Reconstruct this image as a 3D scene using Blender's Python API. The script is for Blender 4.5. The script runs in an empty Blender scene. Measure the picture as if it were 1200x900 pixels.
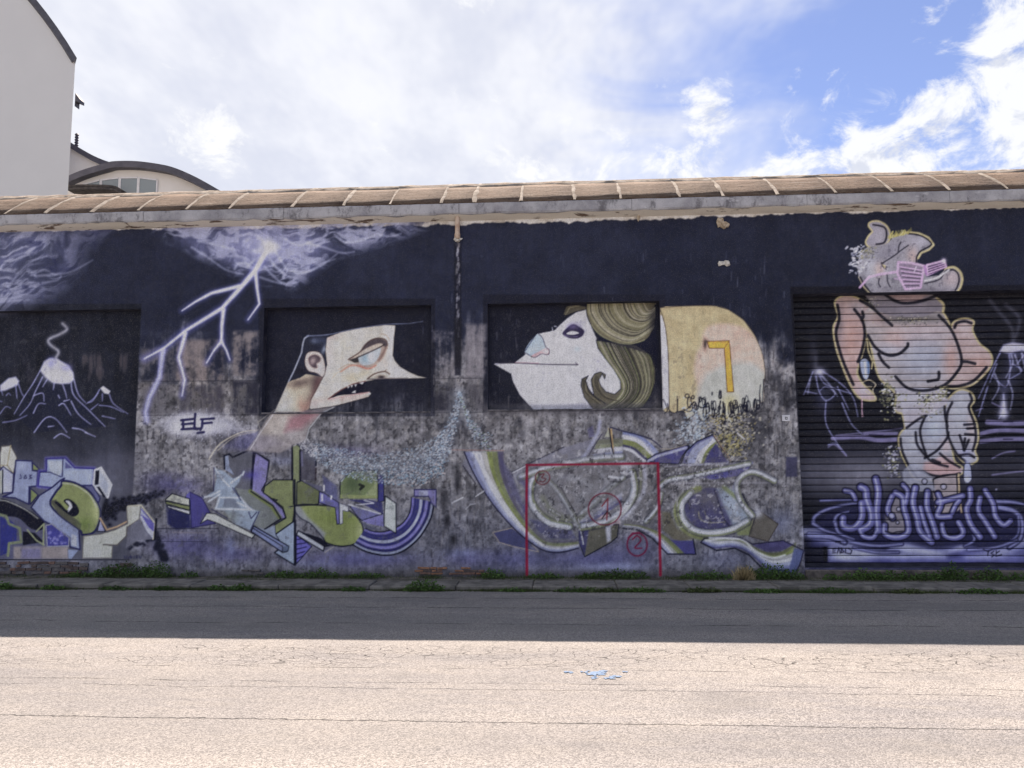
import bpy, bmesh, math, random
import numpy as np
from mathutils import Vector, Matrix

scene = bpy.context.scene
R = math.radians

# ------------------------------------------------------------------ camera, sky, sun, exposure
CAM = np.array([0.0, -10.6, 1.55])
PITCH, YAW, ROLL = R(6.0), R(3.37), R(0.31)      # up, to the left, clockwise
FPX = 900.0                                       # focal length for a 1200 px wide frame
cam_data = bpy.data.cameras.new('camera')
cam_data.sensor_width = 36.0
cam_data.lens = FPX / 1200.0 * 36.0
cam_data.clip_start = 0.05
cam_data.clip_end = 3000.0
cam = bpy.data.objects.new('camera', cam_data)
scene.collection.objects.link(cam)
MROT = (Matrix.Rotation(YAW, 3, 'Z') @ Matrix.Rotation(math.pi / 2 + PITCH, 3, 'X') @ Matrix.Rotation(-ROLL, 3, 'Z'))
cam.matrix_world = Matrix.Translation(Vector(CAM)) @ MROT.to_4x4()
scene.camera = cam

SUN_EL, SUN_AZ = R(56.2), R(-6.0)                 # behind the building, a touch to its left
SUN_STRENGTH, SKY_STRENGTH, EXPOSURE = 2.08, 0.06, 2.6
CLOUD_LOW, CLOUD_HIGH = (2.15, 2.22, 2.45), (2.85, 2.86, 2.90)
VEIL_LOW, VEIL_HIGH = (2.12, 2.19, 2.48), (2.72, 2.74, 2.86)
SKY_TINT = (0.42, 0.37, 0.42)
sun_data = bpy.data.lights.new('sun', 'SUN')
sun_data.energy = SUN_STRENGTH
sun_data.angle = R(0.5)
sun_data.color = (1.0, 0.855, 0.735)
sun = bpy.data.objects.new('sun', sun_data)
scene.collection.objects.link(sun)
sun_dir = Vector((math.sin(SUN_AZ) * math.cos(SUN_EL), math.cos(SUN_AZ) * math.cos(SUN_EL), math.sin(SUN_EL)))
sun.rotation_euler = sun_dir.to_track_quat('Z', 'Y').to_euler()
sun.location = (0, 0, 30)

scene.view_settings.view_transform = 'Standard'
scene.view_settings.look = 'None'
scene.view_settings.exposure = EXPOSURE
scene.view_settings.gamma = 1.0
scene.view_settings.use_curve_mapping = False
scene.cycles.max_bounces = 5
scene.cycles.diffuse_bounces = 3
scene.cycles.glossy_bounces = 2
scene.cycles.transmission_bounces = 2

MR = np.array(MROT)                               # camera axes in columns

def px_dir(u, v):
    """world direction of a point of the photograph (1200 x 900)"""
    d = np.array([(u - 600.0) / FPX, (450.0 - v) / FPX, -1.0])
    return MR @ d

def on_y(u, v, y=0.0):
    d = px_dir(u, v)
    t = (y - CAM[1]) / d[1]
    return CAM + d * t

def on_z(u, v, z=0.0):
    d = px_dir(u, v)
    t = (z - CAM[2]) / d[2]
    return CAM + d * t

def to_px(P):
    Q = (np.asarray(P, float) - CAM) @ MR
    return 600.0 + FPX * Q[..., 0] / -Q[..., 2], 450.0 - FPX * Q[..., 1] / -Q[..., 2]

# ------------------------------------------------------------------ node helpers
class NT:
    def __init__(self, nt):
        self.nt = nt; nt.nodes.clear()
    def n(self, kind, **kw):
        nd = self.nt.nodes.new(kind)
        for k, v in kw.items():
            if k.startswith('_'):
                setattr(nd, k[1:], v)
            elif k.startswith('i'):
                self.put(nd.inputs[int(k[1:])], v)
        return nd
    def put(self, sock, v):
        if isinstance(v, bpy.types.NodeSocket):
            self.nt.links.new(v, sock)
        else:
            if hasattr(sock, 'default_value') and not isinstance(sock.default_value, (float, int, bool)):
                k = len(sock.default_value)
                if isinstance(v, (int, float)): v = (v,) * k
                v = tuple(v)
                if k == 4 and len(v) == 3: v = v + (1,)
                sock.default_value = v
            else:
                sock.default_value = v
    def math(self, op, a, b=0.0, c=None, clamp=False):
        nd = self.n('ShaderNodeMath', _operation=op, _use_clamp=clamp)
        self.put(nd.inputs[0], a); self.put(nd.inputs[1], b)
        if c is not None: self.put(nd.inputs[2], c)
        return nd.outputs[0]
    def vmath(self, op, a, b=None, s=None):
        nd = self.n('ShaderNodeVectorMath', _operation=op)
        self.put(nd.inputs[0], a)
        if b is not None: self.put(nd.inputs[1], b)
        if s is not None: self.put(nd.inputs[3], s)
        return nd.outputs[1] if op in ('DOT_PRODUCT', 'LENGTH', 'DISTANCE') else nd.outputs[0]
    def mix(self, f, a, b, mode='MIX'):
        nd = self.n('ShaderNodeMix', _data_type='RGBA', _blend_type=mode)
        self.put(nd.inputs[0], f); self.put(nd.inputs[6], a); self.put(nd.inputs[7], b)
        return nd.outputs[2]
    def noise(self, vec, scale, detail=4, rough=0.55, dist=0.0, out=0):
        nd = self.n('ShaderNodeTexNoise')
        if vec is not None: self.put(nd.inputs['Vector'], vec)
        self.put(nd.inputs['Scale'], scale); self.put(nd.inputs['Detail'], detail)
        self.put(nd.inputs['Roughness'], rough); self.put(nd.inputs['Distortion'], dist)
        return nd.outputs[out]
    def ramp(self, v, a, b, lo=0.0, hi=1.0, smooth=True):
        nd = self.n('ShaderNodeMapRange', _interpolation_type='SMOOTHSTEP' if smooth else 'LINEAR')
        self.put(nd.inputs[0], v); self.put(nd.inputs[1], a); self.put(nd.inputs[2], b)
        self.put(nd.inputs[3], lo); self.put(nd.inputs[4], hi)
        return nd.outputs[0]
    def scale(self, vec, s):
        nd = self.n('ShaderNodeVectorMath', _operation='MULTIPLY')
        self.put(nd.inputs[0], vec); self.put(nd.inputs[1], s)
        return nd.outputs[0]

def s2l(c):
    c = np.asarray(c, float) / 255.0
    return np.where(c <= 0.04045, c / 12.92, ((c + 0.055) / 1.055) ** 2.4)

def S(r, g, b):
    return tuple(float(q) for q in s2l((r, g, b)))

# ------------------------------------------------------------------ world: daylight sky with clouds
world = bpy.data.worlds.new('World')
scene.world = world
world.use_nodes = True
w = NT(world.node_tree)
sky = w.n('ShaderNodeTexSky', _sky_type='NISHITA', _sun_disc=False, _sun_elevation=SUN_EL,
          _sun_rotation=SUN_AZ, _altitude=50.0, _air_density=1.0, _dust_density=0.15, _ozone_density=1.6)
tc = w.n('ShaderNodeTexCoord')
D = w.vmath('NORMALIZE', tc.outputs['Generated'])
sep = w.n('ShaderNodeSeparateXYZ'); w.put(sep.inputs[0], D)
dx, dy, dz = sep.outputs
den = w.math('ADD', w.math('MAXIMUM', dz, 0.0), 0.22)
comb = w.n('ShaderNodeCombineXYZ')
w.put(comb.inputs[0], w.math('DIVIDE', dx, den)); w.put(comb.inputs[1], w.math('DIVIDE', dy, den))
cp = comb.outputs[0]                              # position on a flat cloud deck

def lobe(u, v, wide):
    """a soft patch of sky round one direction, 1 in its middle"""
    d = px_dir(u, v); d = d / np.linalg.norm(d)
    dt = w.vmath('DOT_PRODUCT', D, tuple(d))
    return w.ramp(dt, math.cos(R(wide)), 1.0)

def sumup(items):
    acc = None
    for k, v in items:
        t = w.math('MULTIPLY', v, k)
        acc = t if acc is None else w.math('ADD', acc, t)
    return acc
# thin high veil, thick over the left of the street, thinning out to the right
wisp = w.noise(w.scale(D, (1.0, 0.6, 2.2)), 3.2, 4, 0.62, 0.9)
vn = w.noise(w.scale(cp, (1.0, 0.55, 1.0)), 1.7, 3, 0.6, 0.0)
vn2 = w.noise(w.scale(cp, (1.0, 0.6, 1.0)), 4.6, 4, 0.66, 0.0)
vbias = w.ramp(dx, 0.36, -0.12, 0.10, 1.0, False)
low = w.ramp(dz, 0.46, 0.28, 0.0, 0.16)
veil = w.ramp(sumup([(0.75, wisp), (0.35, vn2), (0.75, vbias), (1.0, low)]), 0.66, 1.22)
# broken fair-weather clouds
hole = [(-0.13, lobe(850, 50, 17)), (-0.10, lobe(950, 100, 11)), (0.10, lobe(760, 215, 12)), (0.15, lobe(930, 215, 11)),
        (0.12, lobe(1060, 190, 12)), (0.06, lobe(1170, 130, 13)), (0.06, lobe(1130, 15, 7)), (0.03, lobe(1190, 20, 9)), (0.10, lobe(600, 212, 4)), (0.21, lobe(240, 158, 3.4)),
        (0.13, lobe(826, 116, 2.8)), (0.10, lobe(960, 90, 2.6)), (0.13, lobe(945, 45, 2.6)), (-0.13, lobe(1010, 60, 7)), (0.05, lobe(885, 150, 4)), (0.04, lobe(1060, 60, 4))]
cvec = w.scale(D, (1.0, 1.0, 1.35))
cn = w.noise(cvec, 13.0, 6, 0.66, 0.4)
cn_l = w.noise(w.vmath('ADD', cvec, (-0.006, 0.0, 0.024)), 13.0, 2, 0.6, 0.4)
cbias = sumup(hole)
left_cut = w.ramp(dx, -0.12, 0.12, -0.10, 0.0)
cum = w.ramp(w.math('ADD', w.math('ADD', cn, cbias), left_cut), 0.505, 0.70)
shade = w.ramp(w.math('SUBTRACT', cn, cn_l), -0.14, 0.0, 0.0, 1.0)
white = w.mix(shade, CLOUD_LOW, CLOUD_HIGH)
veil_c = w.mix(w.ramp(w.math('ADD', w.math('MULTIPLY', vn2, .6), w.math('MULTIPLY', vn, .4)), 0.36, 0.62), VEIL_LOW, VEIL_HIGH)
blue = w.mix(1.0, sky.outputs[0], SKY_TINT, 'MULTIPLY')
c1 = w.mix(w.math('MULTIPLY', veil, 0.95), blue, veil_c)
c2 = w.mix(w.math('MULTIPLY', cum, 0.93), c1, white)
up = w.ramp(dz, -0.02, 0.03)
c3 = w.mix(up, (0.35, 0.33, 0.31), c2)
bg = w.n('ShaderNodeBackground', i0=c3, i1=SKY_STRENGTH)
out = w.n('ShaderNodeOutputWorld')
w.nt.links.new(bg.outputs[0], out.inputs[0])

# ------------------------------------------------------------------ object helpers
COL = scene.collection
def tag(o, label=None, cat=None, group=None, kind=None):
    if label: o['label'] = label
    if cat: o['category'] = cat
    if group: o['group'] = group
    if kind: o['kind'] = kind
    return o
def empty(name, loc=(0, 0, 0)):
    o = bpy.data.objects.new(name, None); COL.objects.link(o); o.location = loc
    return o
def link(name, me, mat=None, parent=None, loc=None):
    o = bpy.data.objects.new(name, me); COL.objects.link(o)
    if mat is not None and not me.materials: me.materials.append(mat)
    if loc is not None: o.location = loc
    if parent is not None:
        o.parent = parent
        base = parent.matrix_world if False else None
        off = Vector((0, 0, 0)); q = parent
        while q is not None: off += q.location; q = q.parent
        o.location = Vector(o.location) - off
    return o
def mesh_np(name, V, F, colors=None, smooth=False):
    """mesh from arrays: V (n,3), F (m,4) or (m,3)"""
    V = np.asarray(V, np.float32); F = np.asarray(F, np.int32)
    me = bpy.data.meshes.new(name); k = F.shape[1]
    me.vertices.add(len(V)); me.vertices.foreach_set('co', V.ravel())
    me.loops.add(F.size); me.loops.foreach_set('vertex_index', F.ravel())
    me.polygons.add(len(F))
    me.polygons.foreach_set('loop_start', np.arange(0, F.size, k, dtype=np.int32))
    if smooth: me.polygons.foreach_set('use_smooth', np.ones(len(F), bool))
    me.update(calc_edges=True)
    if colors is not None:
        at = me.color_attributes.new('paint', 'FLOAT_COLOR', 'POINT')
        c = np.ones((len(V), 4), np.float32); c[:, :3] = colors
        at.data.foreach_set('color', c.ravel())
    return me
def box_bm(bm, x0, x1, y0, y1, z0, z1):
    vs = [bm.verts.new(p) for p in ((x0,y0,z0),(x1,y0,z0),(x1,y1,z0),(x0,y1,z0),(x0,y0,z1),(x1,y0,z1),(x1,y1,z1),(x0,y1,z1))]
    for f in ((0,3,2,1),(4,5,6,7),(0,1,5,4),(1,2,6,5),(2,3,7,6),(3,0,4,7)):
        bm.faces.new([vs[i] for i in f])
    return vs
def bm_mesh(bm, name, bevel=0.0, smooth=False):
    if bevel > 0:
        bmesh.ops.bevel(bm, geom=list(bm.edges), offset=bevel, segments=1, affect='EDGES')
    bmesh.ops.recalc_face_normals(bm, faces=bm.faces)
    me = bpy.data.meshes.new(name); bm.to_mesh(me); bm.free()
    if smooth:
        for p in me.polygons: p.use_smooth = True
    return me
def box(name, x0, x1, y0, y1, z0, z1, mat, parent=None, bevel=0.0):
    bm = bmesh.new(); box_bm(bm, x0, x1, y0, y1, z0, z1)
    return link(name, bm_mesh(bm, name, bevel), mat, parent)
def extrude_poly(name, pts, y0, y1, mat, parent=None, shear=0.0):
    """polygon of (x, z) points pushed from y0 to y1"""
    bm = bmesh.new()
    a = [bm.verts.new((x, y0, z)) for x, z in pts]; b = [bm.verts.new((x + shear * (y1 - y0), y1, z)) for x, z in pts]
    n = len(pts)
    bm.faces.new(a); bm.faces.new(b[::-1])
    for i in range(n):
        j = (i + 1) % n
        bm.faces.new((a[i], b[i], b[j], a[j]))
    return link(name, bm_mesh(bm, name), mat, parent)

# ------------------------------------------------------------------ materials
def new_mat(name):
    m = bpy.data.materials.new(name); m.use_nodes = True
    return m, NT(m.node_tree)
def finish(t, col, rough=0.85, bump=None, bstr=0.3, bdist=0.01, spec=0.3):
    p = t.n('ShaderNodeBsdfPrincipled')
    t.put(p.inputs['Base Color'], col); t.put(p.inputs['Roughness'], rough)
    t.put(p.inputs['Specular IOR Level'], spec)
    if bump is not None:
        b = t.n('ShaderNodeBump'); t.put(b.inputs['Strength'], bstr); t.put(b.inputs['Distance'], bdist); t.put(b.inputs['Height'], bump)
        t.nt.links.new(b.outputs[0], p.inputs['Normal'])
    o = t.n('ShaderNodeOutputMaterial'); t.nt.links.new(p.outputs[0], o.inputs[0])
    return p
def pos(t):
    return t.n('ShaderNodeNewGeometry').outputs['Position']
def simple(name, a, b, scale=3.0, rough=0.85, bump=0.15, stretch=(1, 1, 1), bscale=40, spec=0.3):
    m, t = new_mat(name)
    P = t.scale(pos(t), stretch)
    n = t.noise(P, scale, 6, 0.6)
    n2 = t.noise(pos(t), bscale, 4, 0.6)
    c = t.mix(t.ramp(n, 0.35, 0.65), a, b)
    c = t.mix(0.35, c, t.mix(n2, (0.0, 0.0, 0.0), (2.0, 2.0, 2.0)), 'MULTIPLY') if False else c
    finish(t, c, rough, n2, bump, 0.01, spec)
    return m

# painted wall: the colour of each coat is laid on the mesh, grain and flaking on top
def paint_mat(name, grain=0.35, bump=0.35, rough=0.82):
    m, t = new_mat(name)
    at = t.n('ShaderNodeAttribute', _attribute_name='paint')
    P = pos(t)
    n1 = t.noise(P, 55.0, 3, 0.65)
    n2 = t.noise(P, 9.0, 4, 0.6)
    n3 = t.noise(t.scale(P, (14.0, 1.0, 1.6)), 1.6, 4, 0.65)
    g = t.math('ADD', t.math('MULTIPLY', n1, 0.55), t.math('ADD', t.math('MULTIPLY', n2, 0.25), t.math('MULTIPLY', n3, 0.20)))
    f = t.ramp(g, 0.3, 0.7, 1.0 - grain, 1.0 + grain, False)
    cm = t.n('ShaderNodeCombineXYZ'); [t.put(cm.inputs[i], f) for i in range(3)]
    c = t.mix(1.0, at.outputs['Color'], cm.outputs[0], 'MULTIPLY')
    # dark pinholes and tiny light chips in the coat
    ch = t.noise(P, 130.0, 0, 0.5)
    c = t.mix(t.ramp(ch, 0.70, 0.76, 0.0, 0.35), c, (0.30, 0.29, 0.28))
    finish(t, c, t.ramp(n2, 0.3, 0.7, rough - 0.12, rough + 0.1), t.math('ADD', n1, t.math('MULTIPLY', n2, 1.5)), bump, 0.012, 0.25)
    return m
M_PAINT = paint_mat('wall_paint')
M_PAINT_SMOOTH = paint_mat('recess_paint', 0.22, 0.2)
M_SHUTTER = paint_mat('shutter_paint', 0.16, 0.05, 0.6)

# asphalt
def asphalt():
    m, t = new_mat('asphalt')
    P = pos(t)
    sp = t.n('ShaderNodeSeparateXYZ'); t.put(sp.inputs[0], P); X, Y, Z = sp.outputs
    big = t.noise(t.scale(P, (0.25, 1.0, 1.0)), 0.9, 3, 0.6)
    mid = t.noise(t.scale(P, (0.35, 1.4, 1.0)), 5.0, 3, 0.6)
    fine = t.noise(P, 70.0, 2, 0.7)
    vor = t.n('ShaderNodeTexVoronoi', _feature='F1'); t.put(vor.inputs['Vector'], P); t.put(vor.inputs['Scale'], 115.0)
    c = t.mix(t.ramp(big, 0.32, 0.68), (0.180, 0.175, 0.180), (0.245, 0.233, 0.224))
    c = t.mix(t.ramp(mid, 0.4, 0.7, 0.0, 0.5), c, (0.260, 0.244, 0.228))
    stone = t.n('ShaderNodeSeparateColor'); t.put(stone.inputs[0], vor.outputs['Color'])
    c = t.mix(0.75, c, t.mix(stone.outputs[0], (0.40, 0.40, 0.40), (1.60, 1.58, 1.54)), 'MULTIPLY')
    c = t.mix(t.ramp(fine, 0.62, 0.74, 0.0, 0.6), c, (0.055, 0.053, 0.052))
    lane = t.noise(t.scale(P, (0.05, 1.0, 1.0)), 1.1, 2, 0.5)
    c = t.mix(t.ramp(lane, 0.40, 0.62, 0.0, 0.30), c, (0.13, 0.126, 0.126))
    blot = t.noise(t.scale(P, (0.7, 1.0, 1.0)), 2.2, 3, 0.65)
    c = t.mix(t.ramp(blot, 0.60, 0.70, 0.0, 0.28), c, (0.12, 0.116, 0.114))
    # crazed patches
    wob = t.vmath('ADD', t.scale(P, (0.55, 1.0, 1.0)), t.scale(t.noise(P, 6.0, 1, 0.5, out=1), (0.10, 0.10, 0.0)))
    crk = t.n('ShaderNodeTexVoronoi', _feature='DISTANCE_TO_EDGE'); t.put(crk.inputs['Vector'], wob); t.put(crk.inputs['Scale'], 11.0)
    band = t.math('MULTIPLY', t.ramp(Y, -4.75, -4.35, 0, 1), t.ramp(Y, -3.75, -3.95, 0, 1))
    pn = t.ramp(t.noise(t.scale(P, (0.5, 1.6, 1)), 1.3, 2, 0.5), 0.36, 0.52)
    crm = t.math('MULTIPLY', t.ramp(crk.outputs['Distance'], 0.035, 0.0), t.math('MULTIPLY', band, pn))
    # a few long running cracks and the paving joint
    vx = t.scale(P, (1, 0, 0))
    n_lo = t.math('SUBTRACT', t.noise(vx, 0.45, 4, 0.62), 0.5); n_hi = t.math('SUBTRACT', t.noise(P, 16.0, 2, 0.6), 0.5); n_on = t.noise(vx, 1.5, 3, 0.5)
    for yc, amp, wd, sg, gap in ((-5.78, 0.10, 0.006, 1, 0.30), (-4.95, 0.22, 0.005, -1, 0.50), (-5.10, 0.34, 0.004, 1, 0.44),
                                 (-2.05, 0.30, 0.012, -1, 0.46), (-2.9, -0.35, 0.010, -1, 0.5), (-1.45, 0.3, 0.012, 1, 0.47), (-4.55, -0.3, 0.005, 1, 0.5)):
        dd = t.math('ABSOLUTE', t.math('ADD', t.math('SUBTRACT', Y, yc), t.math('ADD', t.math('MULTIPLY', n_lo, amp), t.math('MULTIPLY', n_hi, 0.05))))
        on = t.ramp(n_on, gap - 0.06, gap + 0.06) if sg > 0 else t.ramp(n_on, 1.0 - gap + 0.06, 1.0 - gap - 0.06)
        crm = t.math('MAXIMUM', crm, t.math('MULTIPLY', t.ramp(dd, wd * 1.8, wd * 0.3), on))
    c = t.mix(t.math('MULTIPLY', crm, 0.85), c, (0.018, 0.017, 0.017))
    # old repair band and oil stains
    st = t.ramp(t.noise(t.scale(P, (0.5, 0.9, 1)), 0.8, 2, 0.6), 0.62, 0.74, 0, 0.35)
    c = t.mix(st, c, (0.12, 0.116, 0.112))
    h = t.math('SUBTRACT', t.math('ADD', t.math('MULTIPLY', vor.outputs['Distance'], -1.2), t.math('MULTIPLY', fine, 0.6)), t.math('MULTIPLY', crm, 1.5))
    finish(t, c, 0.88, h, 0.55, 0.008, 0.3)
    return m
M_ASPHALT = asphalt()
M_GROUND = simple('bare_ground', (0.10, 0.09, 0.075), (0.15, 0.135, 0.11), 1.0)
M_KERB = simple('kerb_concrete', (0.10, 0.097, 0.09), (0.20, 0.19, 0.175), 7.0, 0.95, 0.8)
M_PAVE = simple('pavement_dirt', (0.07, 0.066, 0.058), (0.15, 0.14, 0.12), 6.0, 0.95, 0.6)

def concrete(name, a, b, stain, sc=2.0):
    m, t = new_mat(name)
    P = pos(t)
    n = t.noise(P, sc, 7, 0.65); n2 = t.noise(t.scale(P, (4, 4, 2.2)), 1.2, 5, 0.75); n3 = t.noise(P, 60, 4, 0.6)
    c = t.mix(t.ramp(n, 0.35, 0.65), a, b)
    c = t.mix(t.ramp(n2, 0.50, 0.68, 0, 0.75), c, stain)
    c = t.mix(t.ramp(n3, 0.55, 0.75, 0, 0.5), c, tuple(q * 0.35 for q in a))
    n4 = t.noise(t.scale(P, (0.5, 1, 1)), 7.0, 5, 0.6)
    c = t.mix(t.ramp(n4, 0.60, 0.70, 0, 0.55), c, tuple(min(1, q * 1.35) for q in b))
    finish(t, c, 0.9, t.math('ADD', n3, t.math('MULTIPLY', n, 2)), 0.5, 0.02, 0.25)
    return m
M_FASCIA = concrete('eave_concrete', S(148, 147, 152), S(186, 185, 188), S(88, 86, 90))
M_SOFFIT = None
def soffit():
    m, t = new_mat('soffit_plaster')
    P = pos(t)
    n = t.noise(t.scale(P, (0.6, 2.4, 3.0)), 3.2, 5, 0.65, 0.5); n3 = t.noise(P, 50, 4, 0.6)
    c = t.mix(n3, S(220, 213, 202), S(240, 233, 220))
    c = t.mix(t.ramp(n, 0.56, 0.63), c, t.mix(n3, S(96, 82, 72), S(140, 122, 108)))
    finish(t, c, 0.95, t.math('SUBTRACT', n3, t.math('MULTIPLY', t.ramp(n, 0.56, 0.63), 1.2)), 0.5, 0.02, 0.2)
    return m
M_SOFFIT = soffit()
def roofmat():
    m, t = new_mat('roof_sheet')
    P = pos(t)
    oi = t.n('ShaderNodeObjectInfo')
    n = t.noise(t.scale(P, (0.7, 2.2, 2.2)), 5.0, 5, 0.7, 0.5); n2 = t.noise(t.scale(P, (0.7, 1.5, 1.5)), 30, 4, 0.7)
    base = t.mix(oi.outputs['Random'], (0.095, 0.066, 0.048), (0.150, 0.102, 0.074))
    c = t.mix(t.ramp(n, 0.35, 0.65), base, (0.175, 0.130, 0.098))
    c = t.mix(t.ramp(n2, 0.52, 0.64, 0, 0.75), c, (0.040, 0.032, 0.027))
    lich = t.ramp(t.noise(t.scale(P, (0.35, 2.4, 2.4)), 6.0, 4, 0.7), 0.57, 0.68)
    c = t.mix(t.math('MULTIPLY', lich, 0.6), c, (0.25, 0.215, 0.18))
    finish(t, c, 0.9, t.math('ADD', n2, n), 0.9, 0.03, 0.2)
    return m
M_ROOF = roofmat()
M_RIB = simple('roof_joint_mortar', (0.16, 0.135, 0.11), (0.31, 0.275, 0.235), 7.0, 0.95, 0.7, bscale=30)

# ------------------------------------------------------------------ painter for the coats of spray paint on the wall
# The coats are worked out in a flat plan of the wall (u to the right, v down) and end up as colours on the wall's own meshes.
U0, U1, V0, V1, SC = -420, 1640, 236, 692, 1.5
CW, CH = int((U1 - U0) * SC), int((V1 - V0) * SC)
CV = np.zeros((CH, CW, 3), np.float32)
IDM = np.zeros((CH, CW), np.int16)
gu = (np.arange(CW) + 0.5) / SC + U0
gv = (np.arange(CH) + 0.5) / SC + V0
rng = np.random.default_rng(7)
rnd = random.Random(11)

def lat(shape, cu, cv, seed, octv=4, gain=0.55, ang=0.0, wu=None, wv=None):
    """value noise over the plan, 0..1, cells cu x cv"""
    GU, GV = np.meshgrid(gu, gv)
    if wu is not None: GU = GU + wu; GV = GV + wv
    if ang:
        ca, sa = math.cos(ang), math.sin(ang)
        GU, GV = GU * ca + GV * sa, -GU * sa + GV * ca
    res = np.zeros((CH, CW), np.float32); amp = 1.0; tot = 0.0
    for o in range(octv):
        r = np.random.default_rng(seed * 31 + o).random((256, 256)).astype(np.float32)
        a = GU / cu * 2 ** o + 1000.37; b = GV / cv * 2 ** o + 1000.91
        ia = np.floor(a).astype(np.int64); ib = np.floor(b).astype(np.int64)
        fa = (a - ia).astype(np.float32); fb = (b - ib).astype(np.float32)
        fa = fa * fa * (3 - 2 * fa); fb = fb * fb * (3 - 2 * fb)
        ia &= 255; ib &= 255; ja = (ia + 1) & 255; jb = (ib + 1) & 255
        res += amp * ((r[ib, ia] * (1 - fa) + r[ib, ja] * fa) * (1 - fb) + (r[jb, ia] * (1 - fa) + r[jb, ja] * fa) * fb)
        tot += amp; amp *= gain
    return res / tot
def sst(x, a, b):
    t = np.clip((x - a) / (b - a), 0, 1); return t * t * (3 - 2 * t)

def smooth(pts, closed=False, k=6):
    P = [np.array(p, float) for p in pts]; n = len(P); o = []
    rng_ = range(n) if closed else range(n - 1)
    for i in rng_:
        p0 = P[(i - 1) % n] if (closed or i > 0) else P[i]
        p1 = P[i]; p2 = P[(i + 1) % n]
        p3 = P[(i + 2) % n] if (closed or i + 2 < n) else p2
        for j in range(k):
            t = j / k
            o.append(0.5 * ((2 * p1) + (-p0 + p2) * t + (2 * p0 - 5 * p1 + 4 * p2 - p3) * t * t + (-p0 + 3 * p1 - 3 * p2 + p3) * t ** 3))
    if not closed: o.append(P[-1])
    return [tuple(q) for q in o]

def window(u0, u1, v0, v1):
    a = max(0, int((u0 - U0) * SC)); b = min(CW, int((u1 - U0) * SC) + 2)
    c = max(0, int((v0 - V0) * SC)); d = min(CH, int((v1 - V0) * SC) + 2)
    return a, b, c, d

def cover(pts, soft=0.9):
    A = np.array(pts, float)
    a, b, c, d = window(A[:, 0].min() - soft, A[:, 0].max() + soft, A[:, 1].min() - soft, A[:, 1].max() + soft)
    if a >= b or c >= d: return None
    X = gu[a:b]; Y = gv[c:d]
    ins = np.zeros((d - c, b - a), bool); dist = np.full((d - c, b - a), 1e6, np.float32)
    n = len(A)
    for i in range(n):
        x0, y0 = A[i]; x1, y1 = A[(i + 1) % n]
        if y0 != y1:
            rows = (Y >= min(y0, y1)) & (Y < max(y0, y1))
            if rows.any():
                xi = x0 + (Y[rows] - y0) * (x1 - x0) / (y1 - y0)
                ins[rows] ^= X[None, :] < xi[:, None]
        wa, wb, wc, wd = window(min(x0, x1) - soft - 1, max(x0, x1) + soft + 1, min(y0, y1) - soft - 1, max(y0, y1) + soft + 1)
        wa = max(wa, a); wb = min(wb, b); wc = max(wc, c); wd = min(wd, d)
        if wa < wb and wc < wd:
            dd = segd(gu[wa:wb][None, :], gv[wc:wd][:, None], x0, y0, x1, y1)[0]
            s = dist[wc - c:wd - c, wa - a:wb - a]; np.minimum(s, dd, out=s)
    sd = np.where(ins, dist, -dist)
    return (a, b, c, d), np.clip(0.5 + sd / soft, 0, 1)

def segd(X, Y, x0, y0, x1, y1):
    ex, ey = x1 - x0, y1 - y0; l2 = ex * ex + ey * ey + 1e-9
    t = np.clip(((X - x0) * ex + (Y - y0) * ey) / l2, 0, 1)
    return np.sqrt((X - x0 - t * ex) ** 2 + (Y - y0 - t * ey) ** 2).astype(np.float32), t

CLIP = [None]; RID = [0]
def lay(win, cov, col, al=1.0):
    a, b, c, d = win
    m = cov * al
    if CLIP[0] is not None: m = m * CLIP[0][c:d, a:b]
    if RID[0] and al > 0.35:
        IDM[c:d, a:b][m > 0.4] = RID[0]
    m = m[..., None]
    col = np.asarray(col, np.float32)
    CV[c:d, a:b] = CV[c:d, a:b] * (1 - m) + col * m

def fill(pts, col, al=1.0, soft=0.9, sm=False, line=None, lw=1.3, la=1.0):
    if sm: pts = smooth(pts, True)
    r = cover(pts, soft)
    if r is not None: lay(r[0], r[1], col, al)
    if line is not None: stroke(list(pts) + [pts[0]], lw, line, la)
def stroke(pts, wd, col, al=1.0, soft=0.8, sm=False, w1=None):
    if sm: pts = smooth(pts)
    A = np.array(pts, float); n = len(A) - 1
    wmax = max(wd, w1 or 0) / 2 + soft + 1
    a, b, c, d = window(A[:, 0].min() - wmax, A[:, 0].max() + wmax, A[:, 1].min() - wmax, A[:, 1].max() + wmax)
    if a >= b or c >= d: return
    cov = np.zeros((d - c, b - a), np.float32)
    for i in range(n):
        x0, y0 = A[i]; x1, y1 = A[i + 1]
        wa, wb, wc, wdd = window(min(x0, x1) - wmax, max(x0, x1) + wmax, min(y0, y1) - wmax, max(y0, y1) + wmax)
        wa = max(wa, a); wb = min(wb, b); wc = max(wc, c); wdd = min(wdd, d)
        if wa >= wb or wc >= wdd: continue
        dd, t = segd(gu[wa:wb][None, :], gv[wc:wdd][:, None], x0, y0, x1, y1)
        wv = wd if w1 is None else wd + (w1 - wd) * (i + t) / n
        s = cov[wc - c:wdd - c, wa - a:wb - a]
        np.maximum(s, np.clip(0.5 - (dd - wv / 2) / soft, 0, 1), out=s)
    lay((a, b, c, d), cov, col, al)
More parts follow.
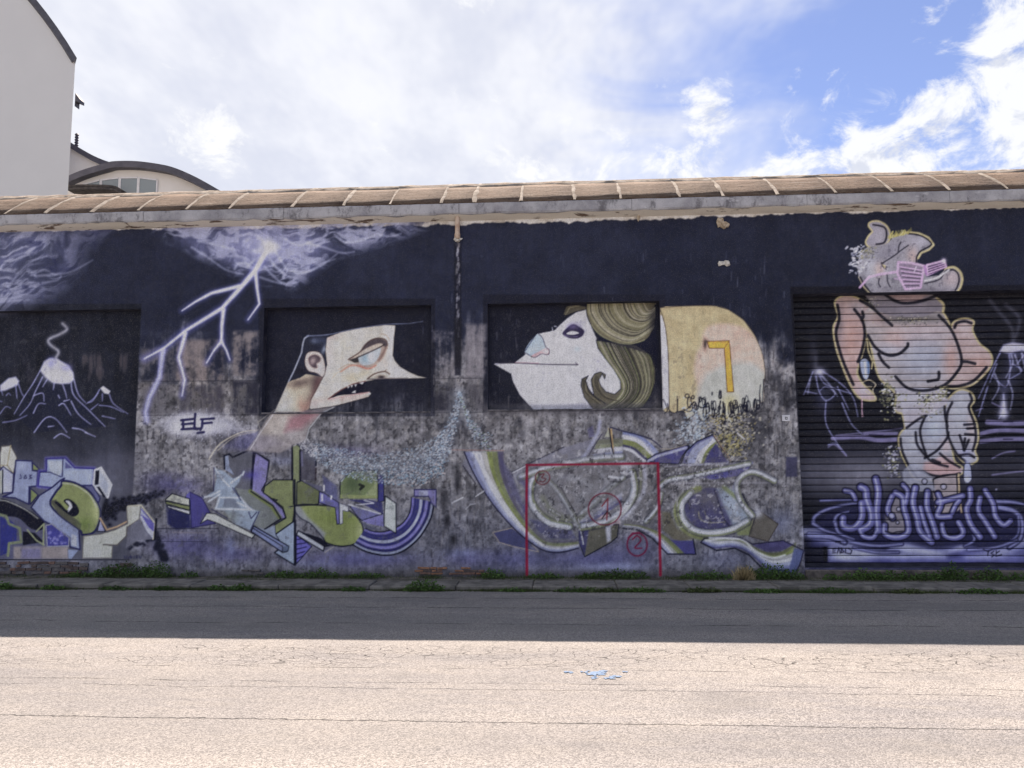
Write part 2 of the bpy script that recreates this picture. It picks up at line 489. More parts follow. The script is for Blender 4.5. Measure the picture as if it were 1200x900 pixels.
def blob(cu, cv, ru, rv, col, al=1.0, rot=0.0, hard=1.0):
    m = max(ru, rv) * 1.8
    a, b, c, d = window(cu - m, cu + m, cv - m, cv + m)
    if a >= b or c >= d: return
    X = gu[a:b][None, :] - cu; Y = gv[c:d][:, None] - cv
    ca, sa = math.cos(rot), math.sin(rot)
    q = ((X * ca + Y * sa) / ru) ** 2 + ((-X * sa + Y * ca) / rv) ** 2
    lay((a, b, c, d), np.exp(-q * hard).astype(np.float32), col, al)
def dots(n, pick, cols, r0, r1, al=0.9, asp=1.0):
    for _ in range(n):
        p = pick()
        if p is None: continue
        ang = rnd.uniform(-0.9, 0.9) if asp > 1 else 0
        L = rnd.uniform(r0, r1)
        q = (p[0] + math.cos(ang) * L * (asp - 1), p[1] + math.sin(ang) * L * (asp - 1))
        stroke([p, q], L, cols[rnd.randrange(len(cols))], al * rnd.uniform(0.6, 1), 0.7)
def bands(L, Rr, cols, n=26, soft=1.6):
    """stripes running between two edges"""
    L = np.array(smooth(L, False, 8)); Rr = np.array(smooth(Rr, False, 8))
    def res(A):
        s = np.r_[0, np.cumsum(np.hypot(*np.diff(A, axis=0).T))]; q = np.linspace(0, s[-1], n)
        return np.c_[np.interp(q, s, A[:, 0]), np.interp(q, s, A[:, 1])]
    L, Rr = res(L), res(Rr); k = len(cols)
    for i, c in enumerate(cols):
        e0 = L + (Rr - L) * i / k; e1 = L + (Rr - L) * (i + 1) / k
        fill([tuple(p) for p in e0] + [tuple(p) for p in e1[::-1]], c, 1.0, soft)
def Z(ou, ov, s):
    def f(*pts):
        if len(pts) == 1 and isinstance(pts[0], list): pts = pts[0]
        return [(ou + x / s, ov + y / s) for x, y in pts]
    return f
def clip_poly(pts, soft=1.0):
    m = np.zeros((CH, CW), np.float32); r = cover(pts, soft)
    a, b, c, d = r[0]; m[c:d, a:b] = r[1]; CLIP[0] = m
def clip_off(): CLIP[0] = None
REGIONS = {}
def region(name, label=None):
    if name is None: RID[0] = 0; return
    if name not in REGIONS: REGIONS[name] = (len(REGIONS) + 1, label)
    RID[0] = REGIONS[name][0]

NAVY = (38, 42, 60); INK = (20, 22, 40); LAV = (150, 152, 205); WHT = (222, 223, 236)

# ---- base coats: navy above, bare weathered render below
GU, GV = np.meshgrid(gu, gv)
nA = lat(None, 90, 90, 1, 5); nB = lat(None, 26, 26, 2, 5, 0.65); nS = lat(None, 7, 70, 3, 5, 0.6); nF = lat(None, 6, 6, 4, 3, 0.7)
nBlk = lat(None, 60, 34, 5, 2, 0.4)
base = np.zeros_like(CV); rightk = sst(GU, 420, 1000)[..., None]
base[:] = np.array(NAVY) * (1 - rightk) + np.array((32, 36, 53)) * rightk
base += ((nA - 0.5) * 14 + (nB - 0.5) * 8)[..., None]
grey = np.array((114, 113, 116))[None, None] + (nB[..., None] - 0.5) * np.array((64, 62, 60)) + (nS[..., None] - 0.5) * 56 + (nF[..., None] - 0.5) * 70
warm = sst(nA, 0.45, 0.75)[..., None]
grey = grey + warm * np.array((12, 6, -2)) * sst(GV, 520, 420)[..., None]
edge = GV + (nS - 0.5) * 80 + (nB - 0.5) * 50
m = sst(edge, 380, 440) * sst(nBlk * 0.6 + nB * 0.4 + sst(GV, 430, 500) * 0.35, 0.34, 0.56)
m = np.maximum(m, sst(edge, 455, 505) * 0.92)
CV[:] = base * (1 - m[..., None]) + grey * m[..., None]
nG = lat(None, 3.0, 3.4, 14, 2, .6); nH = lat(None, 4.2, 5.5, 15, 2, .6)
gz = sst(GV, 400, 450)
for q_, col_, al_ in ((sst(nG, .62, .74), (46, 45, 50), .55), (sst(nH, .64, .76), (152, 149, 146), .5)):
    k_ = (q_ * gz * al_ * m)[..., None]; CV[:] = CV * (1 - k_) + np.array(col_) * k_
# dark blotches of old paint in the bare zone
bl = sst(lat(None, 30, 46, 8, 4, 0.6), 0.56, 0.66) * sst(GV, 400, 430) * sst(GV, 575, 480) * 0.55
CV[:] = CV * (1 - bl[..., None]) + np.array((34, 35, 44)) * bl[..., None]
# bluish haze sprayed low along the wall
hz = sst(GV, 560, 640) * sst(GV, 690, 660) * (0.35 + 0.6 * sst(nA, 0.35, 0.65))
CV[:] = CV * (1 - 0.42 * hz[..., None]) + np.array((88, 90, 110)) * 0.42 * hz[..., None]
ft = sst(GV + (nB - 0.5) * 14, 662, 676)
CV[:] = CV * (1 - 0.7 * ft[..., None]) + np.array((66, 64, 66)) * 0.7 * ft[..., None]
# the two recesses keep their navy coat
for q in ([(303, 350), (510, 350), (510, 488), (303, 488)], [(566, 345), (780, 345), (780, 482), (566, 482)]):
    r = cover(q); lay(r[0], r[1] * sst(gv[r[0][2]:r[0][3]][:, None] + (nS[r[0][2]:r[0][3], r[0][0]:r[0][1]] - .5) * 60, 520, 455), (30, 32, 46), 0.95)
# left recess: navy running into hazy grey-blue
pl = [(-420, 356), (166, 356), (152, 657), (-420, 657)]
r = cover(pl, 1.0); a, b, c, d = r[0]
g = sst(gv[c:d][:, None] + (nA[c:d, a:b] - 0.5) * 60, 480, 560)[..., None]
pc = np.array((30, 33, 45)) * (1 - g) + np.array((86, 87, 98)) * g + ((nB[c:d, a:b] - 0.5) * 20)[..., None] + ((nS[c:d, a:b] - .5) * 16)[..., None]
lay(r[0], r[1], pc)
sm_ = sst(lat(None, 5, 30, 12, 3, .6), 0.5, 0.75)
clip_poly([(85, 415), (150, 415), (150, 448), (85, 448)], 8); lay((0, CW, 0, CH), sm_, (80, 74, 78), 0.75); clip_off()
clip_poly([(-60, 415), (40, 418), (40, 448), (-60, 448)], 8); lay((0, CW, 0, CH), sm_, (62, 60, 70), 0.6); clip_off()
# right doorway: the roller shutter is almost black with a grey glow low down
ps = [(926, 336), (1640, 330), (1640, 664), (944, 664)]
r = cover(ps, 1.0); a, b, c, d = r[0]
vv = gv[c:d][:, None]; uu = gu[a:b][None, :]
g = (np.exp(-((vv - 556) / 26) ** 2) * (0.35 + 0.65 * np.exp(-((uu - 1005) / 75) ** 2)) * (0.7 + 0.6 * (nA[c:d, a:b] - .5)))[..., None]
pc = np.array((22, 23, 35)) * (1 - g) + np.array((132, 131, 142)) * g + ((nA[c:d, a:b] - .5) * 12)[..., None]
lay(r[0], r[1], pc)
# rough plaster lip hanging from the eave over the navy coat
lip = np.interp(gu, [-420, 0, 320, 560, 880, 1200, 1640], [275, 271.5, 267.5, 262.5, 252.5, 243, 230])
lj = (lat(None, 22, 400, 21, 4, 0.65)[10] - 0.5) * 7 + (lat(None, 5, 400, 22, 2, 0.6)[10] - 0.5) * 3
lm = np.clip(0.5 - (GV - (lip + lj)[None, :]) / 1.2, 0, 1)
lc = np.array((192, 184, 172)) + (nB[..., None] - 0.5) * 60 + (nF[..., None] - 0.5) * 30
CV[:] = CV * (1 - lm[..., None]) + lc * lm[..., None]
# pale drips and chips high on the wall
for _ in range(60):
    u = rnd.choice([rnd.uniform(850, 925), rnd.uniform(640, 925), rnd.uniform(300, 900)]); v = rnd.uniform(290, 400)
    stroke([(u, v), (u + rnd.uniform(-.6, .6), v + rnd.uniform(2, 12))], rnd.uniform(.5, 1.1), (110, 112, 130), rnd.uniform(.15, .5), 1.0)
for _ in range(1300):
    u = rnd.choice([rnd.uniform(505, 572), rnd.uniform(165, 308), rnd.uniform(895, 930), rnd.uniform(165, 940)]); v = rnd.uniform(395, 660)
    stroke([(u, v), (u + rnd.uniform(-1, 1), v + rnd.uniform(1, 14))], rnd.uniform(.5, 1.6), rnd.choice([(150, 144, 140), (38, 38, 46), (52, 50, 54)]), rnd.uniform(.15, .55), 1.2)
# grey scuffed piers beside the recesses
for (u0, u1, v0, v1, col, al) in ((205, 262, 398, 446, (120, 110, 108), .55), (272, 303, 388, 440, (124, 116, 114), .6), (165, 205, 408, 448, (92, 88, 92), .5),
                                 (508, 532, 388, 446, (122, 118, 122), .6), (545, 570, 380, 446, (118, 114, 118), .55), (508, 532, 450, 482, (46, 46, 56), .7),
                                 (545, 570, 450, 480, (70, 68, 74), .6), (165, 205, 452, 486, (84, 82, 88), .5), (210, 262, 452, 486, (60, 58, 68), .6), (272, 304, 446, 486, (44, 44, 56), .7)):
    r = cover([(u0, v0), (u1, v0), (u1, v1), (u0, v1)], 5); a, b, c, d = r[0]
    tx = sst(nB[c:d, a:b] * .5 + nF[c:d, a:b] * .25 + nS[c:d, a:b] * .35, .42, .66)
    lay(r[0], r[1] * tx, col, al + .25)
# rendering joints
for v in (446, 486):
    stroke([(166, v + 1), (304, v)], 0.9, (30, 30, 40), .55); stroke([(506, v - 2), (571, v - 3)], 0.9, (30, 30, 40), .5)
stroke([(575, 482), (930, 482)], 0.8, (34, 33, 42), .35)
# the groove left by a lost downpipe
fill([(532, 286), (541, 286), (540, 440), (533, 440)], (26, 27, 40), .8, 2)
for _ in range(90):
    v = 284 + rnd.random() ** 1.5 * 110; u = 536.5 + rnd.uniform(-2, 2)
    stroke([(u, v), (u + rnd.uniform(-1, 1), v + rnd.uniform(1, 6))], rnd.uniform(.6, 1.8), rnd.choice([(150, 150, 160), (110, 108, 112), (60, 60, 75)]), rnd.uniform(.4, .9))
fill([(532, 372), (541, 372), (541, 432), (533, 432)], (32, 32, 40), .7, 3)
for (u, v, a_, b_) in ((520, 585, 5, 12), (524, 610, 4, 9), (531, 632, 4, 7), (536, 565, 4, 14), (583, 648, 4, 5), (527, 645, 3, 6)):
    blob(u, v, a_, b_, (28, 28, 34), .8, 0, 1.2)

# ---- storm clouds
wu = (lat(None, 44, 44, 41, 3) - .5) * 34; wv = (lat(None, 44, 44, 42, 3) - .5) * 34
fb1 = lat(None, 46, 15, 45, 5, .62, -0.5, wu, wv); fb2 = lat(None, 34, 18, 46, 5, .62, 0.0, wu, wv)
rid = np.clip((1 - np.abs(2 * lat(None, 30, 9, 43, 4, .55, -0.5, wu, wv) - 1)) * (.4 + 1.1 * fb1), 0, 1)
rid2 = np.clip((1 - np.abs(2 * lat(None, 26, 11, 44, 4, .55, 0.05, wu, wv) - 1)) * (.4 + 1.1 * fb2), 0, 1)
region('painted_storm_cloud', 'lavender and white storm cloud spray-painted above the volcano recess')
clip_poly(smooth([(-200, 270), (108, 268), (96, 290), (90, 312), (72, 332), (36, 350), (-20, 360), (-200, 365)], True), 30)
gl = sst(GU, 110, -10)
lay((0, CW, 0, CH), sst(fb1, .25, .75) * .95, (84, 87, 118), .8)
RID[0] = 0
lay((0, CW, 0, CH), gl * .55, (128, 132, 168), .8)
lay((0, CW, 0, CH), sst(rid, .60, .92) * (0.4 + .6 * gl), (166, 169, 190), .75)
lay((0, CW, 0, CH), sst(fb2, .42, .26) * .8, (40, 44, 78), .8)
clip_off()
z = Z(0, 260, 6)
for p in ([(10, 545), (120, 530), (200, 500), (250, 455)], [(60, 460), (140, 350), (220, 280), (330, 240)], [(250, 380), (380, 370), (500, 350), (650, 270)], [(0, 560), (200, 548)],
          [(0, 330), (80, 250), (190, 210), (290, 160)], [(300, 430), (400, 410), (430, 380)]):
    stroke(z(p), 2.2, (205, 208, 230), .4, 3.2, True, .8)
region('painted_storm_cloud.b', 'swirling white and lavender cloud with lightning bursting from it, spray-painted under the eave')
clip_poly(smooth([(196, 262), (490, 255), (470, 276), (432, 288), (396, 299), (368, 318), (345, 336), (312, 330), (276, 320), (250, 306), (226, 294)], True), 16)
gl = np.exp(-((GU - 312) / 60) ** 2 - ((GV - 288) / 26) ** 2)
lay((0, CW, 0, CH), sst(fb2, .30, .72) * .95, (84, 87, 118), .8)
RID[0] = 0
lay((0, CW, 0, CH), sst(rid2, .60, .92), (160, 163, 186), .75)
lay((0, CW, 0, CH), sst(fb1, .44, .28) * .8, (32, 36, 62), .8)
lay((0, CW, 0, CH), gl, (170, 172, 212), .75)
clip_off()
z = Z(180, 250, 4)
for p in ([(180, 160), (260, 210), (340, 265), (420, 285)], [(520, 250), (600, 325), (680, 320), (620, 335)], [(560, 160), (610, 240), (650, 285), (760, 260), (860, 190)], [(540, 205), (580, 260), (640, 300)],
          [(850, 100), (900, 135), (980, 125), (1050, 95)], [(720, 140), (800, 160), (880, 185), (940, 180)], [(500, 300), (580, 325), (660, 342)], [(210, 130), (300, 150), (400, 175)], [(1060, 100), (1110, 108), (1160, 95)],
          [(350, 200), (420, 205), (470, 240)], [(640, 270), (720, 275), (790, 235), (850, 215)], [(600, 110), (680, 150), (760, 120)], [(440, 250), (480, 215), (520, 200)], [(560, 240), (600, 270), (610, 300)], [(380, 260), (400, 235), (450, 235)]):
    stroke(z(p), 2.4, (196, 200, 226), .5, 3.0, True, .8)
# ---- lightning
region('painted_lightning', 'forked white and violet lightning bolt painted beside the angular man')
z = Z(0, 240, 3.75)
bolts = [([(1185, 180), (1120, 290), (1050, 372), (975, 455), (820, 550), (720, 630), (635, 676)], 5.4, 1.0), ([(1050, 358), (930, 388), (860, 425), (800, 465)], 3.4, .6),
         ([(1122, 290), (1130, 370), (1140, 435), (1090, 505)], 3.2, .5), ([(982, 460), (975, 530), (973, 600), (940, 640), (908, 695)], 3.4, .7), ([(973, 600), (995, 640), (1010, 682)], 2.0, .6),
         ([(815, 565), (785, 670), (812, 770), (800, 840)], 3.0, .5), ([(716, 640), (700, 760), (655, 850), (640, 910), (645, 950)], 3.6, 2.6)]
for p, w0, w1 in bolts: stroke(z(p), w0 * 1.5, (116, 118, 192), .5, 8)
for p, w0, w1 in bolts: stroke(z(p), w0 * 1.45, (172, 174, 222), .92, 3.0, False, w1 * 1.1)
RID[0] = 0
for p, w0, w1 in bolts[:6]: stroke(z(p), w0 * .85, (238, 239, 248), .95, 1.6, False, w1 * .6)
blob(316, 289, 9, 8, (235, 237, 252), .9)
# ---- volcanoes in the left recess
region('painted_volcano', 'white-capped smoking volcano line-painted in the navy recess')
z = Z(0, 370, 6)
cap = z([(280, 385), (310, 320), (350, 300), (400, 300), (430, 320), (480, 350), (515, 400), (520, 450), (490, 475), (430, 480), (370, 470), (320, 430)])
body = z([(280, 390), (520, 440), (600, 610), (740, 780), (470, 800), (240, 820), (100, 690)])
fill(body, (33, 37, 56), .9, 2)
fill(cap, (205, 205, 240), 1, 2.5)
blob(*z((360, 330))[0], 5, 6, (150, 150, 215), .9); blob(*z((460, 370))[0], 7, 5, (158, 158, 220), .9); blob(*z((400, 430))[0], 14, 6, (235, 236, 250), .8)
lines = [[(280, 390), (230, 480), (170, 570), (100, 690)], [(300, 430), (250, 530), (210, 620), (140, 700)], [(520, 450), (550, 550), (600, 610)], [(500, 470), (520, 560), (620, 660), (740, 780)], [(440, 480), (460, 540), (470, 580)],
         [(380, 475), (375, 520)], [(500, 600), (550, 690), (640, 765)], [(235, 685), (270, 620), (320, 620)], [(415, 630), (450, 620), (500, 700)], [(240, 820), (320, 720), (390, 725), (470, 820)], [(380, 860), (430, 830), (490, 860)],
         [(240, 560), (300, 545), (310, 600)], [(600, 820), (670, 850)], [(330, 450), (300, 500)], [(510, 790), (570, 800), (620, 830)], [(410, 560), (420, 580)], [(450, 600), (490, 590)], [(340, 780), (380, 775)]]
for p in lines: stroke(z(p), 1.5, (168, 168, 214), .85, 1.2, True, .8)
RID[0] = 0
fill(z([(0, 490), (60, 440), (110, 430), (135, 460), (120, 490), (40, 525), (0, 530)]), (200, 200, 236), 1, 2.5)
fill(z([(705, 510), (725, 495), (775, 530), (765, 550), (735, 545)]), (226, 226, 246), 1, 1.6)
for p in ([(130, 480), (150, 540), (170, 570)], [(110, 490), (120, 580)], [(700, 520), (660, 580), (605, 620)], [(720, 550), (720, 600)], [(770, 555), (800, 620), (900, 690)], [(700, 630), (780, 640), (870, 680)], [(0, 690), (40, 640), (75, 650)], [(640, 660), (690, 620)],
          [(720, 705), (810, 725)], [(20, 750), (110, 735), (190, 700)], [(0, 600), (15, 605)], [(45, 560), (60, 545), (75, 560)], [(620, 610), (650, 600), (690, 545)], [(10, 530), (20, 560)]):
    stroke(z(p), 1.4, (155, 155, 205), .75, 1.2, True, .8)
sk = smooth(z([(395, 290), (410, 250), (350, 200), (345, 165), (420, 130), (470, 95), (440, 55)]))
stroke(sk, 5.5, (120, 120, 135), .45, 5); stroke(sk, 2.2, (190, 190, 200), .75, 3)
for v in (560, 600, 540): blob(rnd.uniform(60, 150), v, 30, 12, (104, 104, 122), .25)
blob(-4, 470, 18, 14, (80, 80, 98), .2)
# ---- little cloud with the writer's name
region('painted_name_cloud', 'white sprayed cloud with a small dark name lettered in it')
for (u, v, a_, b_, al) in ((232, 497, 28, 10, 1), (234, 496, 24, 9, 1), (222, 497, 18, 8, .9), (215, 500, 18, 8, .7), (252, 498, 24, 8, .6), (232, 505, 18, 8, .7), (275, 503, 26, 7, .3), (228, 489, 16, 6, .5), (200, 495, 14, 6, .35)):
    blob(u, v, a_, b_, (206, 206, 220), al)
z = Z(0, 460, 3.75)
RID[0] = 0
dots(420, lambda: (rnd.gauss(238, 24), rnd.gauss(499, 8)), [(205, 205, 220)], .6, 1.5, .7)
for p in ([(796, 122), (850, 116)], [(800, 140), (846, 136)], [(798, 162), (856, 158)], [(804, 120), (806, 160)], [(858, 94), (854, 150), (866, 162)], [(854, 160), (884, 158)], [(884, 118), (940, 114)], [(890, 136), (930, 132)], [(890, 118), (888, 150), (880, 164)], [(868, 178), (896, 174)]):
    stroke(z(p), 3.0, (44, 42, 82), 1, .9)
# ---- a purple shimmer behind the middle piece
for (u, v, a_, b_, al) in ((205, 570, 34, 10, .55), (190, 560, 24, 8, .3), (215, 640, 40, 16, .6), (275, 650, 34, 10, .5), (400, 655, 60, 10, .5), (440, 655, 50, 8, .4), (300, 520, 34, 12, .35), (400, 530, 40, 8, .4), (545, 655, 24, 9, .4)):
    blob(u, v, a_, b_, (84, 80, 134), al)
for (u, v, a_, b_, al) in ((270, 640, 6, 10, .7), (440, 652, 40, 5, .4), (542, 648, 18, 6, .55), (370, 660, 30, 4, .3), (330, 540, 22, 6, .4)):
    blob(u, v, a_, b_, (130, 136, 172), al)

# ---- left lettering piece
region('painted_lettering', 'pale blue and green graffiti letters outlined in navy at the foot of the volcano recess')
z = Z(0, 500, 5.625); OL = (36, 36, 82)
blob(70, 560, 70, 30, (96, 97, 120), .35)
dk = (26, 28, 46)
RID[0] = 0
for _ in range(190):
    t = rnd.random() ** 1.5; u = 690 + 400 * t; v = 560 - 130 * t + rnd.gauss(0, 30) * (1 - .75 * t)
    p = z((u, v))[0]; blob(p[0], p[1], 3.2 - 1.6 * t, 3.0 - 1.6 * t, (20, 22, 36), 1, 0, 1.3)
    if rnd.random() < .5: stroke([(p[0] + 2.6 * math.cos(a_), p[1] + 2.4 * math.sin(a_)) for a_ in np.linspace(0, 6.3, 10)], .7, (70, 70, 92), .7)
for _ in range(50):
    t = rnd.random(); p = z((1010 + 80 * t + rnd.gauss(0, 14), 700 + 190 * t))[0]; blob(p[0], p[1], 3.0, 3.2, dk, .95, 0, 1.6)
for _ in range(14):
    t = rnd.random(); p = z((850 + 160 * t, 795 - 50 * t + rnd.gauss(0, 10)))[0]; blob(p[0], p[1], 2.4, 2, dk, .95, 0, 1.6)
region('painted_lettering')
fill(z([(0, 575), (120, 600), (300, 640), (460, 730), (450, 870), (0, 870)]), (92, 92, 116), .9)
fill(z([(90, 790), (450, 790), (450, 872), (90, 872)]), (150, 140, 136), .95, 3); fill(z([(140, 800), (270, 800), (270, 870), (140, 870)]), (112, 110, 150), .7, 4)
fill(z([(0, 180), (10, 130), (70, 125), (112, 205), (88, 310), (0, 265)]), (196, 197, 180), 1, .9, False, (90, 86, 84))
stroke(z([(70, 125), (48, 255), (0, 255)]), 1.2, (150, 140, 110)); stroke(z([(48, 255), (88, 310)]), 1.2, (120, 112, 90))
fill(z([(0, 290), (20, 262), (88, 312), (82, 432), (0, 440)]), (164, 168, 196), 1, .9, False, OL); fill(z([(0, 290), (14, 290), (12, 440), (0, 440)]), (190, 198, 170), 1); stroke(z([(18, 285), (16, 440)]), 1.6, INK)
fill(z([(105, 222), (212, 226), (214, 288), (250, 295), (242, 392), (192, 396), (190, 512), (100, 470), (20, 462), (84, 434)]), (138, 146, 176), 1, .9, False, OL, 1.8)
blob(*z((150, 260))[0], 7, 5, (160, 168, 200), .6)
fill(z([(215, 236), (264, 288), (215, 288)]), (128, 138, 92), 1, .9, False, OL, 1.4); fill(z([(200, 405), (252, 450), (200, 512)]), (128, 138, 92), 1, .9, False, OL, 1.4)
blk = z([(306, 212), (430, 207), (492, 272), (620, 276), (612, 386), (400, 392), (340, 402), (252, 392), (262, 296), (306, 292)])
stroke(blk + blk[:1], 5, (104, 100, 170), .7, 2.5); fill(blk, (146, 156, 188), 1, .9, False, (62, 58, 128), 2)
fill(z([(315, 226), (410, 224), (410, 300), (380, 330), (330, 290)]), (176, 186, 206)); fill(z([(420, 290), (600, 288), (595, 380), (430, 378)]), (158, 168, 196)); fill(z([(430, 232), (480, 272), (430, 276)]), (92, 92, 140))
stroke(z([(415, 210), (410, 330)]), 1.2, OL); stroke(z([(265, 300), (330, 300), (400, 330)]), 1.1, OL)
fill(z([(622, 286), (667, 267), (737, 382), (712, 470), (662, 442), (612, 392)]), (182, 186, 198), 1, .9, False, (206, 208, 216), 1.4)
fill(z([(660, 290), (716, 385), (700, 440), (655, 380)]), (160, 166, 182)); fill(z([(630, 292), (656, 286), (650, 380), (624, 386)]), INK); fill(z([(636, 396), (656, 396), (700, 466), (682, 466)]), INK)
fill(z([(520, 388), (610, 388), (660, 470), (650, 500)]), (96, 98, 132), 1, .9, False, OL)
fill(z([(400, 352), (425, 340), (352, 480), (332, 512), (520, 680), (527, 810), (462, 792), (456, 730), (330, 642), (292, 622), (205, 532), (262, 452), (342, 402)]), (142, 150, 180), 1, .9, False, OL, 1.8)
blob(*z((320, 560))[0], 10, 8, (166, 174, 202), .6); fill(z([(470, 705), (505, 720), (505, 790), (470, 780)]), (176, 180, 196)); fill(z([(450, 810), (515, 815), (470, 872), (450, 866)]), (140, 150, 186))
gO = z([(415, 358), (500, 373), (592, 430), (648, 520), (658, 600), (622, 692), (545, 712), (525, 680), (400, 590), (332, 510), (362, 440), (402, 390)])
fill(gO, (134, 142, 94), 1, .9, True, OL, 2.6)
clip_poly(smooth(gO, True)); fill(z([(332, 490), (370, 480), (450, 570), (540, 640), (525, 690), (400, 600)]), (84, 84, 74), .9); blob(*z((640, 560))[0], 6, 14, (176, 182, 130), .7); blob(*z((560, 640))[0], 9, 7, (100, 118, 62), .6)
stroke(z([(412, 372), (500, 388), (590, 450), (636, 530)]), 1.6, (186, 190, 160), .8, 1, True); clip_off()
fill(z([(420, 492), (450, 475), (500, 508), (522, 560), (492, 592), (440, 572), (360, 500), (390, 500), (440, 550), (465, 540)]), INK, 1, .9, True); fill(z([(432, 490), (455, 490), (475, 520), (460, 548), (445, 548), (455, 520)]), (206, 208, 214), 1, .8, True); stroke(z([(450, 560), (475, 530)]), 1, (206, 208, 214))
fill(z([(0, 480), (60, 488), (170, 540), (262, 600), (295, 640), (272, 682), (200, 670), (120, 602), (0, 577)]), (22, 23, 42), 1, .9, True); stroke(z([(0, 484), (60, 496), (165, 545), (250, 605)]), 1.3, (170, 170, 160), .9, .9, True)
fill(z([(0, 592), (60, 612), (110, 652), (110, 752), (52, 762), (50, 832), (0, 852)]), (52, 56, 122)); stroke(z([(0, 580), (40, 590), (60, 640), (130, 670), (140, 760), (60, 770), (52, 850)]), 3, (128, 136, 104), .9)
fill(z([(150, 690), (230, 700), (290, 760), (150, 782)]), INK); stroke(z([(180, 680), (240, 750), (290, 780)]), 1.6, (150, 156, 120)); stroke(z([(240, 690), (290, 640), (285, 780)]), 1.6, (150, 156, 120))
fill(z([(302, 652), (342, 642), (456, 732), (452, 786), (312, 790)]), (70, 70, 140), 1, .9, False, (150, 150, 160), 1.2); dots(26, lambda: z((rnd.uniform(320, 440), rnd.uniform(690, 785)))[0], [(150, 148, 204), (120, 118, 180)], 1.5, 4, .8)
fill(z([(640, 690), (660, 608), (695, 690)]), (150, 152, 190), 1, .9, False, INK); stroke(z([(660, 605), (705, 680), (770, 660), (832, 628)]), 2, (180, 150, 120))
fill(z([(550, 722), (660, 710), (762, 680), (842, 640), (835, 526), (926, 521), (916, 610), (842, 660), (832, 722), (772, 782), (690, 778), (740, 787), (736, 866), (545, 866)]), (198, 199, 178), 1, .9, False, (120, 116, 110), 1.1)
stroke(z([(680, 778), (772, 780), (832, 722), (838, 660)]), 1.5, (96, 92, 92)); stroke(z([(845, 524), (930, 518), (1018, 632), (1008, 740)]), 1.8, (190, 184, 160)); stroke(z([(1030, 610), (1020, 740)]), 2.6, INK)
fill(z([(930, 532), (1016, 642), (1006, 738), (968, 690), (925, 600)]), (176, 178, 206)); 
for k in range(8): stroke(z([(925 + 8 * k, 570 + 13 * k), (1012, 630 + 8 * k)]) if k else z([(932, 545), (1000, 625)]), 1.2, (84, 78, 152), .9)
fill(z([(842, 665), (915, 612), (968, 690), (1004, 740), (900, 752), (830, 800)]), (112, 112, 124), .9)
RID[0] = 0
for p in ([(820, 850), (824, 868)], [(836, 852), (834, 868)], [(850, 858), (846, 868)], [(862, 850), (872, 860), (862, 868), (856, 860), (862, 850)], [(884, 852), (884, 868)], [(896, 850), (906, 856), (896, 866), (908, 866)], [(918, 850), (922, 868)], [(932, 854), (930, 868)]): stroke(z(p), 1, (50, 50, 88), .9)
for p in ([(135, 315), (140, 342), (128, 342)], [(165, 320), (158, 342), (176, 340), (168, 318)], [(192, 318), (208, 320), (194, 330), (210, 338), (192, 343)]): stroke(z(p), 1.1, (52, 52, 92))

# ---- middle lettering piece
region('painted_lettering.b', 'green, violet and pale graffiti letters with a striped tail below the angular man')
z = Z(180, 500, 5.294)
fill(z([(80, 495), (225, 540), (232, 628), (140, 638), (88, 605)]), (40, 42, 82), 1, 3); fill(z([(225, 405), (300, 440), (385, 600), (235, 628)]), (74, 70, 126), 1, 1.2, False, (44, 42, 86)); fill(z([(205, 420), (225, 405), (228, 455), (200, 435)]), (90, 86, 150))
fill(z([(75, 450), (115, 415), (222, 448), (224, 492), (75, 457)]), (180, 182, 164), 1, .9, False, INK); fill(z([(72, 462), (224, 494), (224, 518), (78, 480)]), (116, 122, 84), 1, .9, False, INK, 1); fill(z([(80, 488), (224, 522), (224, 545), (92, 502)]), (196, 198, 200), 1, .9, False, INK, 1)
stroke(z([(20, 632), (400, 632)]), 1, (30, 30, 46), .7); stroke(z([(30, 712), (320, 714)]), 1, (30, 30, 50), .6); stroke(z([(120, 655), (330, 660)]), 1.4, (130, 122, 124), .6)
fill(z([(440, 178), (470, 170), (600, 140), (618, 160), (606, 290), (600, 395), (500, 380), (488, 300), (440, 262)]), (94, 95, 104), .95); fill(z([(440, 178), (462, 172), (470, 250), (500, 300), (440, 265)]), (142, 152, 176), .9)
stroke(z([(440, 262), (438, 180), (470, 170), (490, 190), (600, 142), (715, 210), (710, 272)]), 2.2, INK)
fill(z([(632, 160), (715, 215), (700, 340), (670, 395), (800, 510), (820, 565), (790, 575), (760, 530), (605, 400), (612, 290)]), (124, 119, 164), 1, .9, False, INK, 1.5); stroke(z([(622, 160), (605, 392)]), 3, (26, 26, 48)); blob(*z((600, 300))[0], 9, 5, (74, 66, 150), .6)
fill(z([(500, 380), (600, 395), (740, 490), (786, 560), (690, 638), (620, 610), (520, 450)]), (116, 120, 118), 1, 1.2); stroke(z([(600, 400), (730, 490), (780, 560)]), 5, (116, 126, 74), .9, 2)
stroke(z([(605, 402), (740, 490), (790, 572), (690, 636)]), 1.8, INK); stroke(z([(500, 380), (540, 450), (620, 520)]), 1.4, INK)
fill(z([(690, 370), (742, 330), (872, 330), (878, 490), (862, 600), (756, 668), (750, 610), (822, 566), (802, 500), (740, 450), (680, 410)]), (124, 131, 92), 1, .9, False, INK, 1.4); stroke(z([(740, 450), (765, 455)]), 2, INK)
fill(z([(756, 668), (880, 580), (880, 862), (750, 782), (802, 742)]), (142, 154, 174), 1, .9, False, INK, 1.6); fill(z([(690, 640), (752, 612), (756, 668), (800, 740), (640, 620)]), (132, 142, 160), .9)
